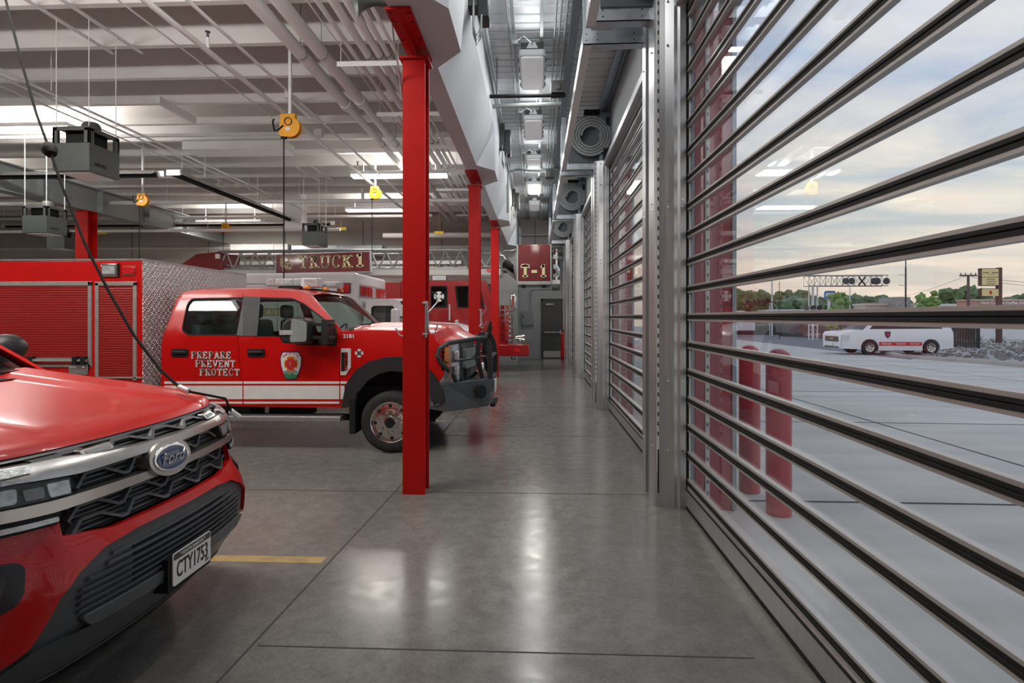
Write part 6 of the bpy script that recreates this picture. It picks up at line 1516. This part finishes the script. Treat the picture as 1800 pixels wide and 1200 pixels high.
# bollards
for (x, y, h, rr, lab) in ((2.06, 5.60, 1.41, .098, 'dark red bollard farther from the door, beside the pier'), (2.07, 4.96, 1.41, .103, 'dark red bollard nearest, in front of its twin')):
    b = MB(); b.lathe([(0, 0), (rr, 0), (rr, h-rr*.9)]+[(rr*math.cos(a), h-rr*.9+rr*.9*math.sin(a)) for a in [PI/2*i/7 for i in range(1, 7)]]+[(0, h)], (x, y, -.03), (0, 0, 1), 28)
    tag(b.build('bollard', 'bollard'), lab, 'bollard', 'dark red bollards')
for (x, y, i) in ((2.07, 10.15, 'second'), (2.07, 15.35, 'third')):
    b = MB(); b.lathe([(0, 0), (.1, 0), (.1, 1.3), (.07, 1.38), (0, 1.4)], (x, y, -.05), (0, 0, 1), 20)
    tag(b.build('bollard', 'bollard'), 'dark red bollard outside the %s pier' % i, 'bollard', 'dark red bollards')
# fence
def fence(a, c, n, lab, zt=1.45, pw=.05):
    t = thing('picket_fence', lab, 'fence', (a[0], a[1], gz(*a)))
    A = Vector(a); C = Vector(c); b = MB(); d = (C-A).normalized(); n2 = Vector((-d.y, d.x))
    for i in range(n):
        p = A.lerp(C, (i+.5)/n); w = d*((C-A).length/n*.34)
        z0 = gz(p.x, p.y)
        q = [p-w-n2*.02, p+w-n2*.02, p+w+n2*.02, p-w+n2*.02]
        b.prism_z([tuple(e) for e in q], z0+.05, zt)
    b.build('pickets', 'fence_black', t, flat=True)
    b = MB()
    for z in (.0, .9):
        for aa, cc in ((A, C),):
            L = [(aa.x, aa.y, gz(aa.x, aa.y)+.45+z), (cc.x, cc.y, gz(cc.x, cc.y)+.45+z)]; b.cyl(L[0], L[1], .04, 6)
    b.build('rail', 'fence_black', t)
    for p in (A, C): b = MB(); b.cyl((p.x, p.y, gz(p.x, p.y)), (p.x, p.y, zt+.1), .09, 8); b.build('post', 'fence_black', t)
fence(G(1720, 615), G(1655, 610), 14, 'black picket fence right behind the white SUV')
fence(G(1655, 606), G(1372, 591), 90, 'black picket fence running left behind the white SUV')
b = MB(); b.box(*(lambda p, q: (min(p[0], q[0]), max(p[0], q[0]), max(p[1], q[1]), max(p[1], q[1])+.1))(G(1240, 588), G(1400, 590)), -1.4, 1.2)
tag(b.build('screen_fence', 'fence_black'), 'dark screened fence far behind the bollards', 'fence')
# trees
def leafy(name, cx, cy, w, h, z0, lab, m='leaf', n=60, trunk=True, group=None):
    t = thing(name, lab, 'tree', (cx, cy, gz(cx, cy)), group)
    b = MB(); random.seed(int(cx*7+cy))
    for i in range(n):
        a = random.uniform(0, 2*PI); q = random.uniform(0, 1)**.6; zz = z0+h*(.12+.8*random.random()); sp = math.sqrt(max(.05, 1-((zz-z0)/h*1.5-.55)**2))
        c = Vector((cx+w*.42*q*sp*math.cos(a), cy+w*.2*q*math.sin(a), zz)); r = random.uniform(.07, .15)*min(w, h*1.3)
        bm2 = bmesh.ops.create_icosphere(b.bm, subdivisions=2, radius=r, matrix=Matrix.Translation(c) @ Matrix.Diagonal((1, 1, .8, 1)))
        for vv in bm2['verts']: vv.co += Vector((random.gauss(0, 1), random.gauss(0, 1), random.gauss(0, 1)))*r*.20
    b.build('foliage', m, t)
    if trunk: q = MB(); q.cyl((cx, cy, gz(cx, cy)-.5), (cx, cy, z0+h*.5), max(.05, w*.04), 8, w*.015); q.build('trunk', 'bark', t)
def far(px, py, d): r_ = ray(px, py); k = d/r_[1]; return (r_[0]*k, d, EYE+r_[2]*k)
D = 95
for i, (px, pyt, w, lab) in enumerate(((1300, 513, 10, 'broad green tree just right of the red pier'), (1330, 510, 9, 'round green tree behind the white street pole'), (1352, 514, 8, 'green tree between the street pole and the thin pole'), (1388, 509, 10, 'tall rounded green tree right of the thin pole'), (1408, 516, 9, 'dark green tree left of the rail signal tower'), (1440, 524, 8, 'low tree behind the rail signal tower'), (1500, 517, 9, 'green tree right of the blue sign'), (1528, 519, 9, 'green tree under the rail gantry end'), (1552, 529, 8, 'low dark tree left of the tan building tower'), (1578, 526, 8, 'low dark tree behind the black lamp pole'), (1612, 530, 8, 'low dark trees right of the black lamp pole'), (1650, 528, 9, 'low green tree left of the utility pole'), (1685, 508, 10, 'large pale tree left of the utility pole top'), (1712, 507, 8, 'pale tree between utility pole and yellow sign'), (1775, 522, 10, 'dark tree above the coffee building'), (1800, 520, 10, 'dark tree at the right edge above the coffee building'), (1270, 512, 9, 'green tree seen past the pier edge'))):
    x, y, zt = far(px, pyt, D+(i % 4)*8); z0 = -2.5; leafy('leafy_tree', x, y, w, zt-z0, z0, lab, group='trees behind the yard')
for (px, pyt, w, d, lab) in ((1478, 505, 2.4, 46, 'young bright green tree under the rail gantry'), (1631, 506, 2.0, 42, 'slim young tree right of the black lamp pole')):
    x, y, zt = far(px, pyt, d); leafy('young_tree', x, y, w, zt+.0+.6, -.6, lab, 'leaf_light', 40)
# buildings
def bld(name, px0, px1, pyt, d, m, lab, dep=10, roof='roof_white', trimh=.3, cat='building'):
    x0, _, zt = far(px0, pyt, d); x1, _, _ = far(px1, pyt, d); t = thing(name, lab, cat, (x0, d, -1.2))
    MB().box(x0, x1, d, d+dep, -2, zt-trimh).build('wall', m, t); MB().box(x0-.2, x1+.2, d-.2, d+dep, zt-trimh, zt).build('parapet', roof, t)
    return t, x0, x1, zt
t, x0, x1, zt = bld('coffee_shop', 1709, 1880, 526, 70, 'brick_tan', 'brick coffee shop with white lettering at the right edge', roof='stucco', trimh=.13, dep=2.5)
sans_text('lettering', 'Dark Canyon Coffee Co', (far(1723, 540, 69.9)[0], 69.8, far(1723, 535.6, 69.8)[2]), (1, 0, 0), (0, 0, 1), .42, 'letter_white', t, .05, width=5.0)
MB().box(x0, x1, 69.2, 69.9, -2, far(1709, 537.5, 70)[2]).build('awning_wall', 'roof_white', t)
t, x0, x1, zt = bld('store_building', 1522, 1606, 533, 80, 'stucco', 'low tan building left of the black lamp pole', roof='stucco', dep=3)
x, _, zt2 = far(1584, 522, 79); MB().box(x-1.2, x+.9, 78.5, 82, -2, zt2).build('entry_tower', 'panel_grey', t)
bld('white_store', 1600, 1706, 534, 84, 'roof_white', 'long low white building behind the young tree')
bld('white_shed', 1358, 1446, 543.5, 88, 'roof_white', 'low white roofed building behind the rail tower', roof='roof_white')
t = thing('red_canopy', 'red canopy front of the building left of the black lamp pole', 'canopy', (50, 76, 0))
x0, _, z0 = far(1534, 549, 76); x1, _, z1 = far(1612, 543, 76); MB().box(x0, x1, 76, 78, z0-3, z1).build('fascia', 'emblem_red', t)
for px, lab in ((1296, 'white vehicle roof seen just right of the pier'), (1462, 'white vehicle roof under the blue sign'), (1690, 'grey vehicle roof beside the utility pole')):
    x, y, z = far(px, 546, 75); b = MB(); b.prism_y([(x-1.9, z-2.6), (x-1.9, z-.5), (x-1.2, z), (x+.9, z), (x+1.5, z-.5), (x+2.2, z-.6), (x+2.3, z-2.6)], y, y+1.7); tag(b.build('parked_car', 'roof_white' if px != 1690 else 'panel_grey', bevel=.1), lab, 'car', 'vehicles beyond the fence')
# roadside strip behind the rock bed
patch([G(1715, 601), G(2000, 600), G(2000, 588), G(1640, 588)], 'road', 'verge', 'pale road beyond the rock bed', 'road', .03)
# poles and signs
def pole(name, px, pyt, d, r, m, lab, extra=None, z0=-1.5):
    x, y, zt = far(px, pyt, d); t = thing(name, lab, 'pole', (x, y, z0)); MB().cyl((x, y, z0), (x, y, zt), r, 8, r*.8).build('shaft', m, t)
    return t, x, y, zt
t, x, y, z = pole('lamp_pole', 1592, 470, 34, .055, 'fence_black', 'black lamp pole rising left of the yellow sign, thin antennas')
b = MB(); b.cyl((x, y, z-.1), (x, y, far(1592, 432, 34)[2]), .03, 6); b.box(x-.9, x+.1, y-.1, y+.1, far(1592, 433, 34)[2], far(1592, 431, 34)[2]); b.cyl((x-.4, y, far(1, 488, 34)[2]), (x, y, far(1, 488, 34)[2]), .012, 5); b.cyl((x-.4, y, far(1, 505, 34)[2]), (x, y, far(1, 505, 34)[2]), .012, 5); b.build('lamp_arm', 'fence_black', t)
t, x, y, z = pole('utility_pole', 1702, 484, 66, .16, 'wood_pole', 'wooden utility pole with a crossarm left of the yellow sign')
b = MB(); b.box(x-.9, x+.9, y-.1, y+.1, z-.1, z+.08)
for dx in (-.8, -.3, .3, .8): b.cyl((x+dx, y, z+.08), (x+dx, y, z+.3), .05, 6)
b.build('crossarm', 'wood_pole', t)
pole('street_pole', 1357, 485, 80, .13, 'post_white', 'white street pole left of the rail signal tower')
t, x, y, z = pole('signal_mast', 1353, 531, 78, .07, 'post_white', 'traffic signal mast arm among the left trees'); b = MB(); b.cyl((x-3.2, y, z), (x+.4, y, z), .06, 6)
for dx in (-3, -2, -1): b.box(x+dx-.15, x+dx+.15, y-.1, y+.1, z-.35, z+.35)
b.build('arm', 'fence_black', t)
pole('flag_pole', 1370, 494, 60, .04, 'fence_black', 'thin dark pole right of the white street pole')
pole('mast_pole', 1494, 503, 78, .08, 'post_white', 'slim grey pole right of the blue sign')
# pylon sign
d = 52; t = thing('pylon_sign', 'tall pylon sign with three yellow panels at right', 'sign', (far(1757, 550, d)[0], d, -1))
x, _, zt = far(1757, 470, d); MB().box(x-.12, x+.24, d, d+.3, -1.5, zt).build('post', 'sign_brown', t)
for (a, c, nm) in ((472.5, 486.5, 0), (487.5, 501, 1), (508, 520, 2)):
    xa, _, za = far(1726, a, d); xb, _, zb = far(1756, c, d)
    MB().box(xa-.12, xb+.05, d+.02, d+.3, zb-.06, za+.06).build('cabinet', 'sign_brown', t)
    p = MB().box(xa, xb-.05, d-.02, d+.02, zb, za).build('face_panel', 'sign_yellow', t)
    def marks(x, z, w, h, k):
        b = MB(); u = w/k
        for i in range(k): b.box(x+i*u, x+i*u+u*.62, d-.035, d-.02, z, z+h*(1 if i % 3 else .8))
        b.build('faint_lettering', 'dark_grey', p)
    if nm == 0: marks(xa+.08, zb+.33, (xb-xa)*.38, .10, 4); marks(xa+.82, zb+.33, (xb-xa)*.40, .10, 6); marks(xa+.45, zb+.22, (xb-xa)*.45, .03, 9)
    elif nm == 1:
        for i in range(3): marks(xa+.40, zb+.10+.2*i, .75, .07, 8)
    else: MB().prism_y(oval((xa+xb)/2, (za+zb)/2, .12, .18, 12), d-.04, d-.02).build('emblem', 'emblem_red', p)
# blue shop sign
d = 82; x, _, zt = far(1457, 511, d); t = thing('blue_sign', 'round blue and white sign on a white post by the rail tower', 'sign', (x, d, -1.5))
MB().cyl((x, d, -1.5), (x, d, zt-1), .2, 10).build('post', 'post_white', t)
MB().prism_y(rnd([(x-.78, zt-1.15), (x+.78, zt-1.15), (x+.78, zt), (x-.78, zt)], .35), d-.35, d-.2).build('face', 'sign_blue', t)
MB().prism_y(rnd([(x-.6, zt-.78), (x+.6, zt-.78), (x+.6, zt-.36), (x-.6, zt-.36)], .1), d-.38, d-.35).build('letter_band', 'letter_white', t)
# rail signal gantry
d = 58; t = thing('rail_gantry', 'steel rail crossing gantry with signal lamps and a crossbuck', 'gantry', (far(1430, 550, d)[0], d, -1.5))
def fp(px, py): q = far(px, py, d); return (q[0], q[2])
b = MB(); (xa, zt), (xb, zb) = fp(1421, 484), fp(1561, 502)
for yy in (d, d+1):
    for z in (zt, zb): b.box(xa, xb, yy-.03, yy+.03, z-.04, z+.04)
    nn = 14
    for i in range(nn):
        a = xa+(xb-xa)*i/nn; c = xa+(xb-xa)*(i+1)/nn; b.cyl((a, yy, zb if i % 2 else zt), (c, yy, zt if i % 2 else zb), .022, 4); b.cyl((a, yy, zb), (a, yy, zt), .02, 4)
b.build('truss', 'gantry_grey', t)
b = MB()
for px in (1426, 1433, 1441): x = fp(px, 500)[0]; b.cyl((x, d+.5, -1.5), (x, d+.5, zb), .07 if px != 1433 else .12, 8)
for i in range(9): z = -1+i*.45; b.box(fp(1426, 0)[0], fp(1441, 0)[0], d+.46, d+.5, z, z+.04)
b.build('tower', 'post_white', t)
for px in (1485.5, 1496, 1535, 1541, 1557):
    x, z = fp(px, 494); q = MB(); q.lathe([(0, 0), (.33, 0), (.33, .05), (.1, .07), (0, .07)], (x, d-.1, z), (0, -1, 0), 18); o = q.build('signal_lamp', 'fence_black', t)
for px in (1419, 1431, 1442):
    x, z = fp(px, 541); q = MB(); q.lathe([(0, 0), (.26, 0), (.26, .05), (0, .07)], (x, d+.2, z), (0, -1, 0), 14); q.build('signal_lamp', 'fence_black', t)
q = MB(); x, z = fp(1514, 494); 
for s_ in (1, -1): q.stroke([(-.3, -.38*s_), (.3, .38*s_)], .15, Vector((x, d-.1, z)), Vector((1, 0, 0)), Vector((0, 0, 1)), .04)
q.build('crossbuck', 'fence_black', t)
# overhead wires
for i, (pa, pb, da, db, lab) in enumerate((((1706, 483), (1900, 492), 66, 60, 'upper'), ((1708, 487), (1900, 500), 66, 60, 'lower'), ((1698, 485), (1560, 524), 66, 110, 'left-hand'))):
    A = Vector(far(*pa, da)); Bq = Vector(far(*pb, db)); q = MB(); q.tube([A.lerp(Bq, k/8)-Vector((0, 0, .5*math.sin(PI*k/8))) for k in range(9)], .02, 4); tag(q.build('power_line', 'fence_black'), '%s power line strung from the utility pole' % lab, 'wire')
# shrubs in the rock bed
for px, py, lab in ((1722, 600, 'sparse shrub at the fence corner'), (1747, 604, 'bare twiggy shrub left in the rock bed'), (1760, 602, 'bare twiggy shrub right in the rock bed')):
    p = G(px, py); q = MB(); random.seed(px)
    for i in range(16): a = random.uniform(0, 6.28); q.cyl((p[0], p[1], gz(*p)), (p[0]+.35*math.cos(a), p[1]+.3*math.sin(a), gz(*p)+random.uniform(.4, .8)), .012, 4, .005)
    tag(q.build('shrub', 'bark'), lab, 'shrub', 'twiggy shrubs in the rock bed')
# ------------------------------------------------------------------ white SUV across the yard
YS = 31.2; GZ = gz(18, YS)
def sx(px): return onY(px, 600, YS)[0]
xf, xr = sx(1529), sx(1637); x0, x1 = sx(1479), sx(1676)
t = thing('white_suv', 'white SUV with a red stripe parked across the yard', 'car', ((xf+xr)/2, YS+1, GZ))
def wf(z): return YS+(max(0, z-.75)*.28)
arc_ = lambda cx: [(cx+.46*math.cos(a), GZ+.40+.46*math.sin(a)) for a in [math.radians(200-22*i) for i in range(11)]]
low = GZ+.30
out = [(x0, low+.05), (x0, GZ+1.07), (x0+.12, GZ+1.22), (x0+1.15, GZ+1.33), (x0+2.0, GZ+2.08), (x0+2.4, GZ+2.17), (x1-.45, GZ+2.17), (x1-.15, GZ+1.69), (x1, GZ+1.24), (x1, low+.08), (xr+.46, low)]
out += arc_(xr)[::-1]+arc_(xf)[::-1]+[(xf-.46, low)]
win = [(x0+1.5, GZ+1.38), (x0+2.12, GZ+1.99), (x1-.7, GZ+1.99), (x1-.5, GZ+1.41)]
b = MB(); b.panel(out, lambda x, z: (x, wf(z), z), (0, .03, 0), [win], .3); b.panel(out, lambda x, z: (x, YS*2+2-wf(z), z), (0, -.03, 0), [win], .3)
top = [(x0, low+.05), (x0, GZ+1.07), (x0+.12, GZ+1.22), (x0+1.15, GZ+1.33)]
def strip(b, line, ya, yb, n=8, crown=.03, bulge=0):
    def f(u, v):
        i = u*(len(line)-1); k = min(int(i), len(line)-2); q = i-k; x = line[k][0]+(line[k+1][0]-line[k][0])*q; z = line[k][1]+(line[k+1][1]-line[k][1])*q
        c = 1-(2*v-1)**2; a0 = ya(z); a1 = yb(z); return (x-bulge*c, a0+(a1-a0)*v, z+crown*c)
    b.grid(f, len(line)-1, n)
fy = lambda z: YS*2+2-wf(z)
strip(b, top, wf, fy); strip(b, [(x0+2.0, GZ+2.08), (x0+2.4, GZ+2.17), (x1-.45, GZ+2.17)], wf, fy); strip(b, [(x1-.45, GZ+2.17), (x1, GZ+1.24), (x1, low)], wf, fy)
b.build('body', 'white_gloss', t)
b = MB(); strip(b, [(x0+1.15, GZ+1.33), (x0+2.0, GZ+2.08)], wf, fy); b.build('windshield', 'tinted_glass', t)
b = MB(); b.panel(win, lambda x, z: (x, wf(z)+.01, z), (0, .01, 0), step=.4); b.build('side_glass', 'tinted_glass', t)
b = MB(); b.box(x0-.02, x0, YS+.3, YS+1.7, GZ+.70, GZ+.98); b.box(x0-.02, x0, YS+.25, YS+1.75, GZ+.36, GZ+.44); b.build('grille', 'dark_grey', t)
MB().box(x0-.03, x0-.02, YS+.8, YS+1.2, GZ+.83, GZ+.87).build('grille_emblem', 'letter_gold', t)
MB().box(x0-.04, x0-.01, YS+.85, YS+1.15, GZ+.47, GZ+.60).build('license_plate', 'letter_white', t)
for yy in (YS-.012, YS+1.75): MB().box(x0+.02, x0+.42, yy, yy+.26, GZ+.76, GZ+1.07).build('headlight', 'lamp_clear', t)
MB().box(xf+.48, xr-.48, YS-.008, YS, GZ+.50, GZ+.70).build('side_stripe', 'emblem_red', t)
for i, wd in enumerate(('PREPARE', 'PREVENT', 'PROTECT')): sans_text('lettering', wd, (xf+.62+i*.74, YS-.009, GZ+.555), (1, 0, 0), (0, 0, 1), .09, 'letter_white', t, .004, width=.5)
MB().prism_y([(xf+.80, GZ+1.02), (xf+.93, GZ+.88), (xf+1.06, GZ+1.02), (xf+1.08, GZ+1.26), (xf+.78, GZ+1.26)], YS-.01, YS).build('door_shield', 'emblem_navy', t)
MB().prism_y(oval(xf+.93, GZ+1.10, .08, .09, 14), YS-.02, YS-.01).build('shield_centre', 'emblem_red', t)
for cx in (xf, xr):
    for yy, s_ in ((YS-.01, 1), (YS+2.01, -1)):
        w = MB(); w.lathe([(.24, 0), (.39, .01), (.41, .06), (.41, .22), (.39, .27), (0, .27)], (cx, yy, GZ+.41), (0, s_, 0), 28); w.build('tyre', 'tyre', t)
        w = MB(); w.lathe([(0, .03), (.06, .02), (.09, .04), (.20, .03), (.24, .0), (.25, .03)], (cx, yy, GZ+.41), (0, s_, 0), 28); o = w.build('wheel_rim', 'silver', t)
        w = MB()
        for i in range(6): a = i*PI/3+.3; w.cyl((cx+.15*math.cos(a), yy+.025*s_, GZ+.41+.15*math.sin(a)), (cx+.15*math.cos(a), yy+.034*s_, GZ+.41+.15*math.sin(a)), .035, 8)
        w.build('rim_hole', 'rubber', o)
MB().box(xf+.4, xr-.4, YS+.1, YS+1.9, GZ+.22, GZ+.4).build('underbody', 'rubber', t)
